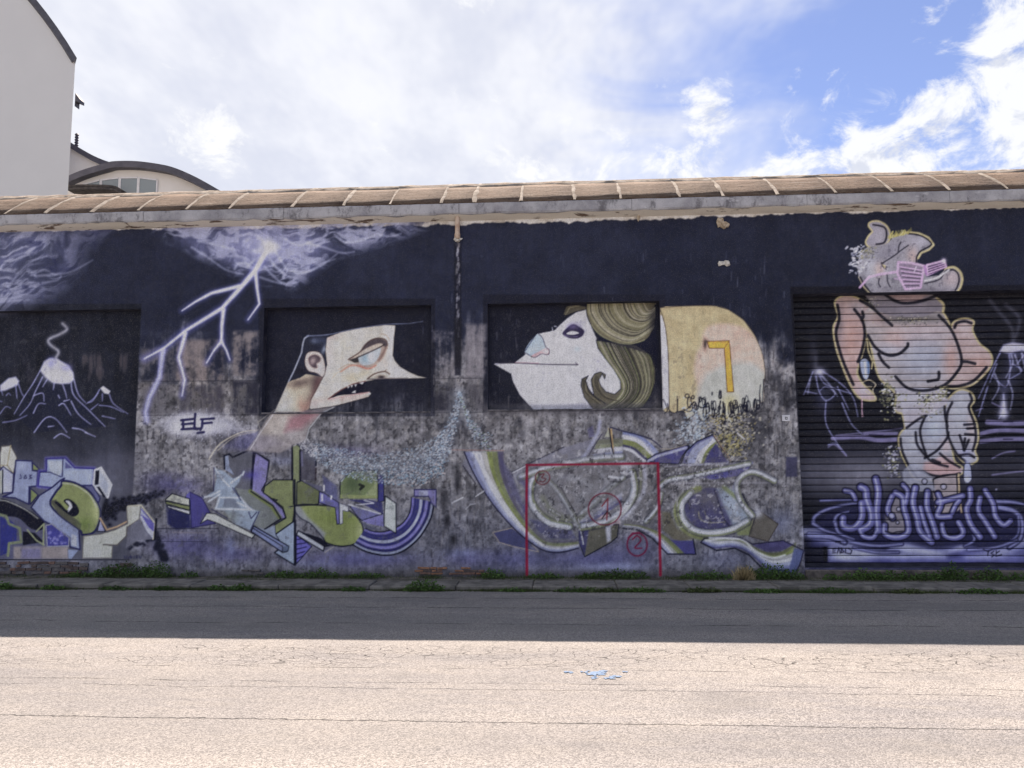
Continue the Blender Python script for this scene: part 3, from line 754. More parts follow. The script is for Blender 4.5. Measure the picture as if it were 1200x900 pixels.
fill(z([(620, 615), (838, 742), (832, 772), (800, 780), (605, 650)]), (124, 132, 166), 1, .9, False, INK, 1.6); stroke(z([(620, 632), (800, 742), (800, 780)]), 1.2, INK); fill(z([(804, 742), (838, 742), (832, 770), (804, 776)]), (96, 108, 130))
fill(z([(375, 255), (440, 278), (492, 322), (547, 300), (530, 345), (500, 382), (540, 450), (622, 515), (660, 527), (602, 642), (500, 602), (440, 522), (380, 512), (402, 432), (312, 440), (372, 400), (392, 320)]), (146, 160, 178), .85, 1.4)
fill(z([(440, 440), (500, 440), (540, 505), (430, 500)]), (110, 116, 128), .9, 2); blob(*z((470, 560))[0], 12, 9, (112, 116, 106), .7)
for p in ([(310, 440), (350, 430), (410, 400)], [(340, 465), (410, 420)], [(410, 440), (385, 510), (600, 515), (540, 440), (410, 440)], [(380, 255), (430, 330), (470, 370)], [(545, 300), (480, 350)], [(560, 280), (552, 300)], [(520, 470), (620, 520)]): stroke(z(p), 2, (196, 204, 216), .85, 1.2)
for p in ([(375, 255), (372, 400)], [(490, 380), (540, 455)], [(360, 512), (460, 570)], [(655, 528), (600, 642)], [(590, 530), (605, 570), (640, 530)], [(310, 440), (300, 425)]): stroke(z(p), 1.2, (44, 42, 80), .9)
fill(z([(290, 602), (330, 536), (380, 540), (628, 672), (610, 692), (380, 592), (335, 576)]), (192, 194, 180), 1, .9, False, INK, 1)
fill(z([(885, 672), (982, 742), (885, 852)]), (96, 92, 160), 1, .9, False, INK, 1)
for k in range(5): stroke(z([(888, 700 + 30 * k), (925 + 12 * (4 - k), 690 + 28 * k)]), 1.2, (30, 28, 70))
z = Z(340, 500, 5.294)
fill(z([(60, 135), (155, 185), (160, 335), (62, 330)]), (72, 70, 82), .8)
fill(z([(15, 112), (45, 106), (62, 130), (62, 332), (42, 492), (20, 482)]), (124, 131, 98), 1, .9, False, INK, 1); stroke(z([(12, 330), (12, 115), (35, 104), (160, 185), (160, 240)]), 2.2, INK); stroke(z([(160, 260), (158, 330)]), 2, (40, 30, 40), .8); stroke(z([(62, 150), (62, 330)]), 2.4, INK)
stroke(z([(72, 160), (76, 240)]), 2, (120, 118, 160), .8)
fill(z([(42, 345), (72, 335), (182, 398), (176, 482), (40, 492)]), (104, 110, 78), 1, .9, False, INK, 1.3); fill(z([(72, 335), (200, 370), (215, 410), (185, 400)]), (92, 92, 108))
fill(z([(200, 300), (290, 370), (300, 470), (215, 410)]), (84, 86, 124), .8, 3)
mg = z([(32, 492), (170, 486), (340, 510), (422, 570), (452, 640), (430, 712), (330, 742), (230, 722), (200, 682), (130, 602), (60, 560)])
fill(mg, (130, 138, 88), 1, .9, True, INK, 1.8)
clip_poly(smooth(mg, True)); fill(z([(0, 480), (60, 490), (110, 560), (220, 660), (200, 720), (0, 640)]), (140, 142, 150), .85, 4); blob(*z((435, 640))[0], 5, 12, (170, 176, 130), .6); blob(*z((300, 560))[0], 24, 10, (104, 118, 56), .5); clip_off()
stroke(z([(0, 495), (40, 492), (175, 482)]), 1.4, INK); stroke(z([(28, 330), (28, 850)]), 2.2, INK)
fill(z([(180, 402), (212, 412), (302, 472), (306, 602), (290, 606), (280, 502), (180, 472)]), (104, 102, 152), 1, .9, False, INK, 1); fill(z([(192, 418), (205, 420), (205, 462), (192, 462)]), (186, 186, 214)); fill(z([(205, 362), (215, 362), (215, 400), (205, 398)]), (206, 206, 218)); fill(z([(250, 425), (262, 430), (258, 455), (250, 450)]), (206, 206, 218))
fill(z([(306, 474), (362, 494), (360, 528), (326, 520), (326, 600), (308, 606)]), (190, 194, 196), 1, .9, False, (70, 70, 90), .8)
fill(z([(310, 442), (310, 342), (382, 272), (540, 268), (546, 442)]), (112, 124, 86), 1, .9, False, INK, 1.4); blob(*z((390, 350))[0], 10, 12, (66, 80, 58), .7); fill(z([(545, 335), (542, 440), (450, 440)]), (142, 150, 112), .9, 2); fill(z([(310, 422), (540, 430), (540, 446), (310, 446)]), (134, 142, 96)); stroke(z([(432, 360), (455, 370), (435, 388)]), 3.4, (40, 44, 40)); fill(z([(310, 340), (350, 300), (320, 345)]), (150, 156, 160))
fill(z([(546, 292), (580, 302), (582, 462), (545, 468)]), (62, 62, 122), 1, .9, False, INK, 1); fill(z([(360, 455), (470, 452), (570, 470), (580, 545), (430, 470)]), (54, 54, 100), .9)
fill(z([(365, 486), (572, 541), (446, 582), (420, 560)]), (104, 104, 142), 1, .9, False, INK, 1.2); fill(z([(446, 582), (575, 545), (580, 620), (480, 600)]), (120, 116, 170), .9); fill(z([(440, 590), (560, 640), (470, 640)]), (84, 86, 102), .9); stroke(z([(365, 484), (560, 540)]), 1.4, (206, 208, 216)); stroke(z([(410, 485), (520, 475), (460, 456)]), 1.2, (190, 190, 204))
Lp = z([(752, 438), (742, 530), (690, 605), (600, 648), (520, 650), (468, 632)]); Rp = z([(892, 470), (872, 570), (800, 690), (700, 772), (600, 798), (480, 778), (392, 735)])
bands(Lp, Rp, [(112, 108, 168), (52, 52, 108), (52, 52, 108), (158, 162, 184), (50, 50, 106), (120, 116, 174), (44, 44, 92), (140, 146, 168)], 30, .9)
stroke(Rp, 2, INK, 1, .8, True); stroke(Lp, 1.4, INK, 1, .8, True)
fill(z([(590, 430), (657, 476), (657, 662), (582, 616)]), (184, 194, 184), 1, .9, False, INK, 1.2)
fill(z([(770, 390), (906, 390), (906, 500), (880, 480), (860, 432), (770, 432)]), (122, 118, 162), 1, .9, False, OL, 1.2); fill(z([(800, 396), (855, 396), (855, 428), (800, 428)]), (150, 152, 176))
fill(z([(50, 645), (212, 742), (206, 772), (40, 672)]), (168, 172, 180), 1, .9, False, INK, 1.4); fill(z([(65, 650), (190, 690), (232, 730), (262, 742), (212, 748)]), INK); stroke(z([(215, 780), (270, 745)]), 1, (150, 146, 140))
# haze rubbed back over it where the render has flaked
RID[0] = 0
clip_poly([(190, 505), (530, 505), (530, 665), (190, 665)], 10)
fl = sst(lat(None, 9, 9, 61, 4, .7), .62, .74); lay((0, CW, 0, CH), fl, (92, 92, 98), .45); clip_off()

# ---- swarm of pale dashes swinging between the two figures
def swarm(path, wd, n, cols, r0=.6, r1=1.25):
    n = int(n * 2.6)
    A = np.array(smooth(path, False, 12)); 
    def pick():
        k = rnd.random() * (len(A) - 1); i = int(k); f = k - i
        p = A[i] * (1 - f) + A[i + 1] * f
        w_ = np.interp(k / (len(A) - 1), np.linspace(0, 1, len(wd)), wd)
        return (p[0] + rnd.uniform(-1, 1) * w_ * .35, p[1] + rnd.uniform(-1, 1) * w_ * .95)
    dots(n, pick, cols, r0, r1, .95, 2.0)
for p_, w_ in (([(368, 528), (400, 541), (440, 549), (480, 547), (512, 533)], 22), ([(505, 545), (522, 520), (532, 490), (538, 462)], 12), ([(538, 462), (548, 490), (560, 510)], 6)): stroke(p_, w_, (126, 134, 146), .42, 12, True)
DC = [(186, 190, 196), (150, 168, 184), (112, 122, 136), (60, 62, 74), (178, 188, 198), (128, 150, 170), (96, 94, 98), (160, 158, 158), (70, 68, 76)]
swarm([(368, 528), (400, 541), (440, 549), (480, 545), (508, 535), (524, 515)], [10, 16, 18, 22, 22, 14], 1250, DC)
swarm([(505, 545), (522, 520), (532, 490), (538, 462)], [22, 15, 10, 4], 520, DC)
swarm([(538, 462), (548, 490), (558, 508), (572, 522)], [3, 6, 9, 14], 240, DC + [(110, 128, 96)])
swarm([(340, 505), (350, 515), (372, 530)], [10, 10, 8], 130, [(190, 190, 192), (170, 170, 176)])
swarm([(450, 560), (490, 560), (520, 548)], [8, 10, 8], 200, [(190, 180, 176), (48, 48, 60), (120, 150, 168)])
# sail-like arcs left of the neck
stroke([(245, 538), (258, 520), (282, 507), (302, 504)], 1.6, (186, 178, 160), .9, 1, True); stroke([(255, 528), (275, 512), (300, 506)], 1.1, (176, 168, 150), .8, 1, True); fill([(262, 524), (285, 508), (302, 505), (330, 520), (300, 530)], (110, 110, 160), .35, 8)
stroke([(306, 505), (302, 495), (322, 480)], .9, (176, 168, 152), .5)

# ---- the angular man
region('painted_man', 'cream-faced man with a spike nose, heavy-lidded eye and flat navy cap, painted in the recess')
z = Z(300, 360, 5.625)
fill(z([(125, 690), (95, 705), (0, 860), (-70, 950), (160, 960), (330, 870), (345, 800), (430, 700), (520, 655), (350, 672)]), (158, 150, 146), .72, 3)
fill(z([(125, 690), (100, 706), (20, 840), (170, 840), (240, 720), (300, 690)]), (196, 184, 166), .45, 6); fill(z([(220, 730), (320, 690), (420, 700), (300, 800), (190, 820)]), (150, 92, 100), .55, 8)
stroke(z([(520, 655), (430, 700), (350, 800), (330, 870)]), 1.2, (176, 178, 180), .8); stroke(z([(215, 490), (125, 690), (20, 840), (-40, 940)]), 1.2, (206, 204, 208), .6)
fill(z([(215, 490), (290, 465), (330, 440), (440, 460), (385, 590), (350, 672), (300, 690), (125, 690)]), (206, 192, 164), 1, 1)
clip_poly(z([(215, 490), (290, 465), (330, 440), (440, 460), (385, 590), (350, 672), (300, 690), (125, 690)]))
blob(*z((290, 500))[0], 16, 6, (96, 82, 80), .8, -.2); blob(*z((400, 500))[0], 8, 20, (62, 52, 56), .9, .4); stroke(z([(420, 480), (320, 690)]), 7, (120, 84, 84), .6, 8); blob(*z((300, 650))[0], 6, 10, (176, 120, 110), .5); blob(*z((200, 640))[0], 10, 12, (226, 216, 196), .7); blob(*z((340, 560))[0], 5, 10, (180, 170, 150), .6, .5); clip_off()
hb = z([(332, 190), (345, 187), (482, 178), (472, 230), (456, 262), (472, 330), (462, 400), (440, 460), (330, 440), (290, 465), (215, 490), (250, 420), (300, 300), (312, 230)])
fill(hb, (40, 43, 58), 1, 1); clip_poly(hb); blob(*z((385, 222))[0], 4, 3, (120, 130, 154), .8); blob(*z((450, 275))[0], 2.4, 6, (150, 160, 176), .8, .4); blob(*z((430, 220))[0], 10, 4, (70, 78, 102), .7); blob(*z((300, 420))[0], 12, 5, (30, 28, 40), .8); clip_off()
stroke(z([(345, 188), (320, 205), (310, 235), (300, 300), (250, 420), (215, 490)]), 1.6, (158, 164, 180), .95, 1)
face = z([(470, 202), (560, 166), (700, 136), (850, 119), (917, 122), (908, 200), (900, 320), (915, 355), (950, 395), (1010, 430), (1070, 455), (1122, 465), (1000, 469), (860, 471), (780, 476), (700, 492), (640, 508), (560, 545), (500, 588), (475, 606), (520, 582), (640, 576), (700, 571), (745, 560), (758, 570), (740, 592), (650, 616), (520, 650), (430, 668), (365, 672), (350, 660), (360, 620), (400, 550), (450, 450), (470, 380), (460, 280)])
fill(face, (217, 205, 184), 1, 1)
clip_poly(face)
blob(*z((560, 240))[0], 18, 14, (224, 214, 182), .8); blob(*z((880, 200))[0], 6, 22, (232, 222, 204), .8); blob(*z((480, 300))[0], 7, 26, (206, 186, 180), .6); blob(*z((420, 600))[0], 12, 12, (224, 208, 190), .8); blob(*z((520, 440))[0], 14, 12, (226, 214, 186), .7)
blob(*z((380, 640))[0], 8, 5, (222, 190, 182), .8); blob(*z((640, 470))[0], 20, 6, (206, 186, 150), .6); blob(*z((600, 600))[0], 30, 4, (206, 168, 160), .8, -.1); blob(*z((960, 430))[0], 16, 5, (236, 228, 214), .8, .4); blob(*z((840, 350))[0], 5, 9, (226, 186, 168), .7); blob(*z((640, 640))[0], 24, 3, (170, 140, 130), .6, -.2)
blob(*z((500, 195))[0], 14, 5, (214, 180, 176), .6, -.2); blob(*z((700, 440))[0], 16, 4, (198, 178, 146), .7, -.3)
clip_off()
so = z([(608, 346), (680, 296), (742, 228), (805, 203), (855, 215), (868, 248), (850, 310), (800, 375), (745, 405), (690, 400), (650, 368)])
fill(so, (152, 134, 124), .8, 3, True); fill(z([(720, 240), (800, 205), (858, 225), (862, 260), (820, 255), (760, 262), (690, 300)]), (72, 64, 70), .9, 2, True)
fill(z([(640, 330), (720, 276), (800, 240), (838, 246), (826, 268), (760, 300), (690, 328)]), (192, 174, 156), 1, 1.4, True)
fill(z([(665, 335), (740, 302), (818, 264), (812, 320), (775, 368), (715, 382), (675, 360)]), (178, 190, 196), 1, 1, True); blob(*z((722, 340))[0], 5, 6, (128, 152, 166), .8); blob(*z((755, 325))[0], 3.5, 5, (216, 228, 234), .8)
fill(z([(612, 346), (672, 330), (680, 362), (650, 368)]), (58, 54, 56), 1, 1); stroke(z([(660, 335), (740, 300), (820, 262), (845, 245)]), 1.3, (52, 44, 48), 1, 1, True); stroke(z([(608, 344), (690, 292), (745, 226), (805, 203), (855, 216), (868, 250)]), 1.2, (66, 50, 50), .9, 1, True)
stroke(z([(822, 176), (860, 186), (880, 220)]), .9, (150, 126, 110), .8, 1, True); stroke(z([(560, 424), (620, 386), (680, 388), (740, 406), (790, 384)]), 2, (196, 112, 98), .75, 1.6, True); stroke(z([(545, 410), (610, 376), (665, 384)]), .8, (150, 112, 96), .7, 1, True); stroke(z([(810, 350), (835, 310), (860, 260)]), 2.6, (106, 82, 76), .7, 3, True); stroke(z([(500, 470), (540, 430), (600, 405)]), .8, (180, 154, 130), .7, 1, True)
stroke(z([(735, 472), (780, 440), (845, 424), (880, 440)]), 1.5, (70, 54, 52), .9, 1.2, True); blob(*z((826, 460))[0], 6, 2.6, (40, 34, 40), .95, 0, 1.3); stroke(z([(845, 424), (862, 410)]), .8, (90, 70, 64), .8); stroke(z([(735, 474), (860, 470), (1000, 469)]), 1.2, (70, 64, 74), .8)
mo = z([(475, 606), (520, 568), (600, 524), (680, 492), (722, 490), (715, 512), (702, 562), (640, 573), (560, 578)])
fill(mo, (22, 22, 42), 1, .9); stroke(z([(475, 606), (560, 545), (640, 506), (720, 488)]), 1.3, (110, 74, 70), .9)
for p in ([(600, 520), (616, 522), (608, 536)], [(622, 514), (638, 514), (632, 530)], [(648, 508), (664, 508), (658, 524)], [(680, 498), (712, 494), (700, 508)], [(630, 562), (655, 548), (656, 566)]): fill(z(p), (236, 236, 230))
stroke(z([(480, 608), (640, 578), (745, 562)]), 1.6, (206, 160, 156), .9); fill(z([(742, 560), (758, 570), (745, 578)]), (230, 230, 226)); stroke(z([(365, 674), (520, 652), (650, 618), (742, 592), (760, 572)]), 1.0, (38, 40, 50), .9); stroke(z([(350, 672), (365, 600), (440, 462)]), 1.0, (70, 60, 60), .7)
ear = z([(332, 308), (372, 290), (420, 300), (446, 340), (458, 412), (440, 460), (402, 436), (346, 420), (322, 370)])
fill(ear, (212, 190, 176), 1, 1, True, (60, 52, 60), .9); fill(z([(348, 332), (388, 312), (424, 332), (420, 362), (400, 372), (408, 400), (376, 398), (352, 374)]), (70, 58, 66), 1, 2, True); blob(*z((376, 352))[0], 3.6, 5, (176, 158, 154), .9, .5); blob(*z((420, 400))[0], 3, 7, (226, 208, 196), .8)
RID[0] = 0
stroke(z([(335, 190), (482, 180), (640, 146), (850, 115), (1000, 108), (1100, 93)]), 1.3, (118, 126, 152), .9, 1, True, .6)

# ---- the woman
region('painted_woman', 'white-faced woman looking up with a pale blue nose, painted in the recess')
z = Z(570, 340, 5.714)
fc = z([(668, 126), (600, 145), (540, 185), (490, 230), (455, 268), (380, 285), (345, 290), (290, 350), (255, 412), (262, 432), (190, 486), (42, 493), (92, 520), (165, 562), (176, 612), (222, 702), (312, 802), (720, 802), (900, 720), (905, 600), (860, 540), (800, 460), (752, 390), (735, 320), (692, 222), (672, 150)])
fill(fc, (226, 227, 237), 1, .9)
clip_poly(fc); blob(*z((605, 395))[0], 5, 4.4, (140, 178, 206), .7); blob(*z((590, 240))[0], 12, 9, (150, 144, 190), .6); blob(*z((650, 720))[0], 16, 16, (206, 204, 230), .7); blob(*z((500, 420))[0], 22, 10, (236, 236, 242), .6); blob(*z((770, 480))[0], 10, 12, (208, 206, 230), .6); fill(z([(165, 545), (240, 550), (240, 575), (170, 575)]), (206, 210, 218), .6, 3); blob(*z((850, 640))[0], 6, 8, (214, 220, 232), .6); clip_off()
stroke(z([(312, 802), (222, 702), (176, 612), (163, 560), (92, 521), (42, 493), (190, 485)]), 1, INK, .9, .9); stroke(z([(665, 128), (600, 147), (540, 187), (490, 232), (455, 268), (345, 290)]), 1, INK, .9)
fill(z([(345, 294), (376, 320), (396, 376), (372, 400), (310, 440), (258, 416), (290, 350)]), (168, 189, 214), 1, .9, True); fill(z([(300, 440), (350, 412), (398, 392), (420, 398), (416, 430), (370, 424), (322, 450)]), (206, 164, 166), 1, .9, True); fill(z([(372, 410), (400, 395), (418, 405), (410, 428)]), (220, 196, 198))
stroke(z([(345, 290), (376, 320), (396, 378), (420, 400), (414, 432), (368, 428), (320, 450), (258, 418)]), .9, (48, 40, 56), .95, .8, True); stroke(z([(340, 285), (258, 410)]), .8, INK, .8)
fill(z([(508, 292), (540, 252), (582, 228), (622, 245), (656, 272), (644, 306), (604, 325), (550, 320)]), (50, 44, 72), 1, 1.2, True); blob(*z((580, 245))[0], 6, 3, (104, 94, 132), .8); fill(z([(538, 289), (575, 274), (620, 287), (590, 297), (552, 297)]), (228, 228, 236), 1, .8, True); stroke(z([(520, 300), (560, 312), (610, 310)]), .8, (120, 112, 146), .8)
stroke(z([(60, 492), (200, 488), (400, 497), (612, 499)]), 1.1, (52, 46, 62), 1, .8, True); stroke(z([(596, 486), (614, 498), (600, 502)]), 1, (80, 72, 84)); stroke(z([(195, 484), (280, 484), (350, 490)]), .9, (190, 130, 140), .8)
fill(z([(50, 488), (90, 490), (70, 500)]), (150, 150, 166))
RID[0] = 0
for p in ([(455, 240), (470, 245)], [(440, 250), (445, 270)], [(500, 240), (510, 250)]): stroke(z(p), .8, (180, 182, 200))
region('painted_hair', 'olive brown wavy hair with pale strands painted round the white-faced woman')
fill(z([(515, 160), (535, 106), (600, 98), (675, 112), (672, 128), (600, 145), (530, 172)]), (92, 88, 76), 1, 1, False, INK, .8); stroke(z([(540, 150), (560, 115), (620, 105)]), .9, (140, 134, 110)); stroke(z([(530, 165), (548, 125)]), .8, (130, 124, 100))
dkgap = z([(728, 300), (800, 330), (960, 362), (1080, 330), (1132, 260), (1150, 380), (1140, 520), (1110, 430), (1000, 372), (900, 400), (780, 372)])
fill(dkgap, (27, 29, 48), 1, 2)
hm = z([(735, 335), (850, 352), (1000, 368), (1095, 430), (1130, 520), (1130, 612), (1100, 702), (1050, 785), (720, 800), (700, 778), (655, 716), (633, 640), (640, 595), (683, 573), (665, 605), (684, 660), (722, 708), (706, 640), (700, 600), (725, 560), (765, 546), (798, 566), (793, 596), (775, 562), (752, 602), (766, 640), (800, 680), (860, 697), (898, 662), (896, 605), (856, 535), (790, 450), (746, 388)])
fill(hm, (98, 94, 80), 1, .9, False, INK, .9)
clip_poly(hm)
fill(z([(735, 330), (1000, 366), (1100, 430), (960, 400), (800, 372)]), (40, 40, 52), .8, 6)
for k in range(64):
    t = k / 63.0
    a0 = (740 + 350 * t, 345 + 90 * t ** 1.5); a1 = (800 + 320 * t, 460 + 10 * t); a2 = (905 + 222 * t, 620 - 10 * t); a3 = (880 + 215 * t, 720); a4 = (760 + 260 * t, 800)
    stroke(z([a0, a1, a2, a3, a4]), rnd.uniform(.5, 1.1), rnd.choice([(148, 146, 122), (166, 161, 140), (130, 130, 96), (58, 56, 52), (48, 46, 46), (116, 124, 84)]), rnd.uniform(.45, .95), .8, True)
for k in range(8): stroke(z([(650 + 5 * k, 600 + 4 * k), (660 + 4 * k, 680), (760, 770 - 4 * k)]), .7, rnd.choice([(140, 134, 108), (60, 56, 50)]), .7, .8, True)
for k in range(8): stroke(z([(715 + 6 * k, 570 + 2 * k), (715 + 6 * k, 640), (790, 730 - 4 * k), (880, 740)]), .7, rnd.choice([(140, 134, 108), (60, 56, 50)]), .7, .8, True)
clip_off()
stroke(z([(665, 605), (684, 660), (722, 708), (800, 762)]), 1, INK, .9, .8, True)
ht = z([(672, 100), (700, 80), (1100, 80), (1126, 110), (1131, 200), (1102, 290), (1060, 336), (960, 363), (860, 350), (760, 302), (700, 232), (672, 160)])
fill(ht, (106, 101, 82), 1, .9, True, INK, 1)
clip_poly(smooth(ht, True))
for k in range(58):
    t = k / 57.0
    p0 = (680 + 370 * t, 75); p1 = (690 + 380 * t, 170 - 50 * t); p2 = (790 + 300 * t, 290 - 150 * t); p3 = (960 + 165 * t, 352 - 230 * t); p4 = (1120 + 15 * t, 260 - 170 * t)
    stroke(z([p0, p1, p2, p3, p4]), rnd.uniform(.6, 1.3), rnd.choice([(166, 161, 136), (144, 141, 118), (182, 176, 156), (56, 54, 50), (48, 46, 44), (126, 124, 92)]), rnd.uniform(.5, .95), .8, True)
blob(*z((1125, 220))[0], 6, 18, (36, 36, 46), .8); stroke(z([(700, 232), (760, 300), (860, 350), (960, 362), (1060, 335)]), 1.4, (160, 160, 122), .8, 1, True)
clip_off(); RID[0] = 0
r = cover([(566, 474), (780, 472), (780, 486), (566, 486)], 4); lay(r[0], r[1], (84, 82, 86), .5)

# ---- the dripping loaf-shaped head on the pier
region('painted_dripping_head', 'tan and pink dripping head shape with an orange angular mark painted beside the woman')
z = Z(760, 340, 4.5)
hd = z([(60, 95), (90, 87), (200, 84), (350, 84), (420, 104), (500, 158), (560, 240), (600, 340), (614, 430), (608, 500), (606, 585), (596, 592), (588, 540), (582, 600), (566, 596), (555, 640), (545, 615), (530, 640), (515, 600), (500, 650), (480, 630), (455, 690), (425, 700), (400, 660), (372, 680), (350, 640), (320, 660), (285, 690), (262, 640), (230, 660), (205, 678), (192, 640), (178, 632), (150, 640), (135, 650), (112, 632), (95, 646), (78, 632), (72, 400)])
fill(hd, (184, 168, 130), 1, .9)
clip_poly(hd)
gx = sst(lat(None, 16, 16, 71, 4), .35, .65); lay((0, CW, 0, CH), gx, (172, 156, 118), .4)
fill(z([(288, 232), (310, 195), (360, 178), (440, 180), (520, 208), (575, 268), (604, 340), (620, 440), (620, 600), (262, 640), (262, 560), (255, 500), (240, 420), (255, 330), (280, 290)]), (205, 171, 152), 1, 5, True)
fill(z([(268, 505), (300, 440), (380, 398), (480, 376), (560, 386), (630, 440), (630, 720), (180, 720), (200, 660), (240, 620)]), (176, 178, 166), 1, 9)
blob(*z((430, 600))[0], 10, 12, (206, 190, 130), .8); fill(z([(52, 125), (70, 135), (88, 200), (104, 350), (110, 610), (60, 640)]), (212, 212, 224), 1, .9); clip_off()
stroke(z([(60, 95), (88, 190), (104, 350), (109, 620)]), .9, (60, 50, 48), .9, .8, True); stroke(z([(60, 95), (200, 84), (350, 84), (420, 104), (500, 158), (560, 240), (600, 340), (614, 430), (608, 500)]), .8, (92, 80, 70), .8, .8, True)
fill(z([(308, 270), (426, 267), (449, 536), (415, 538), (400, 306), (320, 306)]), (222, 164, 72), 1, .8, False, (92, 66, 44), .9); stroke(z([(400, 306), (426, 267)]), .7, (120, 84, 50)); blob(*z((298, 285))[0], 2.2, 6, (52, 46, 48), .9); blob(*z((305, 270))[0], 3, 2, (70, 62, 60), .7)
for p in ([(78, 575), (100, 630), (84, 650)], [(100, 600), (115, 640), (150, 640), (150, 560)], [(155, 575), (155, 640), (200, 630)], [(200, 630), (240, 590)], [(590, 500), (585, 570), (600, 590), (607, 470)], [(180, 625), (220, 640), (245, 600)]): stroke(z(p), 1.1, INK, .9, .8, True)
RID[0] = 0
for _ in range(46):
    u = rnd.uniform(195, 600); c0 = 560 + 90 * max(0, 1 - abs(u - 400) / 230); v = c0 + rnd.uniform(-25, 40); h = rnd.uniform(8, 36) * (1.2 if 330 < u < 470 else 1); wd = rnd.uniform(5, 11)
    p = z([(u + wd * math.cos(q), v + h * math.sin(q)) for q in np.linspace(0, 6.3, 12)]); stroke(p, rnd.uniform(.8, 1.3), INK, .9, .8)
for p in ([(335, 540), (335, 552)], [(376, 530), (372, 565), (382, 568), (382, 532)], [(270, 575), (265, 610), (290, 620), (297, 580), (275, 570)], [(380, 585), (372, 640), (385, 680), (400, 640), (392, 590)], [(510, 570), (500, 620), (520, 640)], [(450, 620), (440, 680)], [(562, 575), (556, 620)]): stroke(z(p), 1.7, INK, 1, .8, True)
dots(560, lambda: z((rnd.gauss(420, 75), 650 + abs(rnd.gauss(0, 105))))[0], [(176, 170, 140), (30, 30, 38), (44, 42, 46), (150, 138, 90), (196, 190, 170)], .8, 2.0, .9, 1.6)
dots(330, lambda: z((rnd.gauss(240, 45), rnd.gauss(740, 60)))[0], [(176, 192, 206), (150, 168, 186), (200, 206, 212)], .8, 1.8, .85, 1.6)
dots(260, lambda: z((rnd.gauss(440, 45), 760 + abs(rnd.gauss(0, 70))))[0], [(138, 132, 84), (170, 160, 110), (40, 38, 40)], .8, 2.0, .9, 1.6)
stroke(z([(470, 755), (505, 785)]), 2, (190, 186, 180))

# ---- right-hand lettering piece
region('painted_lettering.c', 'worn silver, green and violet graffiti letters below the woman and the dripping head')
z = Z(530, 490, 4.737)
blob(600, 655, 50, 12, (86, 86, 132), .6); blob(700, 655, 60, 12, (88, 88, 136), .7); blob(740, 640, 40, 14, (92, 92, 130), .5); blob(720, 664, 40, 4, (140, 146, 180), .6); blob(850, 655, 40, 14, (86, 90, 126), .4); blob(916, 612, 16, 16, (112, 118, 146), .6)
GR = (122, 130, 80); SIL = (150, 155, 184); PAL = (202, 203, 214); VIO = (66, 66, 112)
fill(z([(225, 635), (332, 610), (432, 690), (480, 742), (350, 715), (262, 690)]), (70, 72, 106), 1, 1, False, (150, 140, 130), 1)
fill(z([(50, 262), (95, 190), (175, 370), (140, 360)]), (128, 128, 142), .7, 3)
Lp = z([(66, 188), (108, 285), (160, 380), (230, 484), (330, 600), (420, 680), (510, 735), (600, 745), (700, 722)]); Rp = z([(285, 185), (290, 290), (330, 420), (390, 530), (450, 610), (520, 672), (600, 682), (650, 680), (700, 676)])
bands(Lp, Rp, [(118, 122, 152), SIL, PAL, (168, 166, 160), GR, (112, 118, 84), (84, 80, 100)], 34, 2.0)
stroke(Lp, 1.7, (28, 28, 52), .95, .9, True); stroke(z([(60, 265), (130, 365)]), 1.4, (40, 38, 50), .8); stroke(z([(0, 176), (285, 180)]), 1.3, (150, 120, 112), .7)
stroke(z([(0, 470), (60, 440)]), 1.6, (190, 190, 196), .9); stroke(z([(130, 435), (175, 405)]), 1.4, (190, 190, 196), .9); stroke(z([(75, 505), (100, 480), (130, 475)]), 1.4, (170, 170, 176), .8)
fill(z([(330, 305), (420, 255), (600, 170), (800, 110), (940, 150), (940, 200), (800, 210), (620, 250), (470, 290), (430, 370), (380, 370)]), (126, 126, 140), .75, 2)
fill(z([(330, 310), (430, 250), (620, 200), (800, 160), (960, 150), (1060, 260), (1080, 400), (1040, 520), (930, 600), (720, 640), (560, 690), (460, 640), (390, 520), (330, 400)]), (126, 126, 130), .55, 12, True)
stroke(z([(480, 300), (700, 250), (900, 225), (980, 290)]), 6, (186, 188, 196), .6, 5, True); stroke(z([(520, 340), (640, 330), (760, 380), (700, 470)]), 7, (150, 152, 158), .55, 6, True); stroke(z([(500, 440), (560, 520), (660, 560), (780, 540)]), 6, (118, 124, 96), .6, 5, True); stroke(z([(640, 300), (600, 400), (650, 520)]), 4, (96, 94, 104), .5, 4, True); stroke(z([(820, 300), (860, 360), (800, 440)]), 5, (178, 180, 188), .5, 4, True)
fill(z([(440, 310), (480, 280), (940, 260), (940, 430), (880, 560), (700, 580), (560, 560), (470, 520), (440, 420)]), (104, 101, 102), .22, 6)
stroke(z([(335, 320), (330, 302), (420, 255), (620, 160)]), 1.3, (30, 30, 50), .8); stroke(z([(332, 305), (420, 258)]), 1.4, (210, 210, 216), .8)
bands(z([(800, 120), (880, 115), (945, 112)]), z([(780, 230), (860, 215), (945, 205)]), [(108, 110, 96), (128, 132, 110), PAL, SIL], 14, 2)
stroke(z([(700, 250), (750, 190), (810, 80), (820, 20)]), 4, (150, 152, 174), .8, 2.5); stroke(z([(740, 240), (790, 150), (830, 90)]), 1.5, (52, 50, 70), .7); fill(z([(845, 105), (870, 50), (890, 105)]), (170, 172, 150), .8); fill(z([(750, 60), (780, 40), (790, 100), (760, 110)]), (90, 88, 120), .7, 2)
stroke(z([(650, 602), (560, 586), (480, 545), (436, 470), (430, 390), (450, 320), (490, 288)]), 3.6, (180, 180, 194), .8, 2, True); stroke(z([(640, 570), (570, 560), (500, 520), (460, 470)]), 3, (120, 124, 92), .6, 2.5, True)
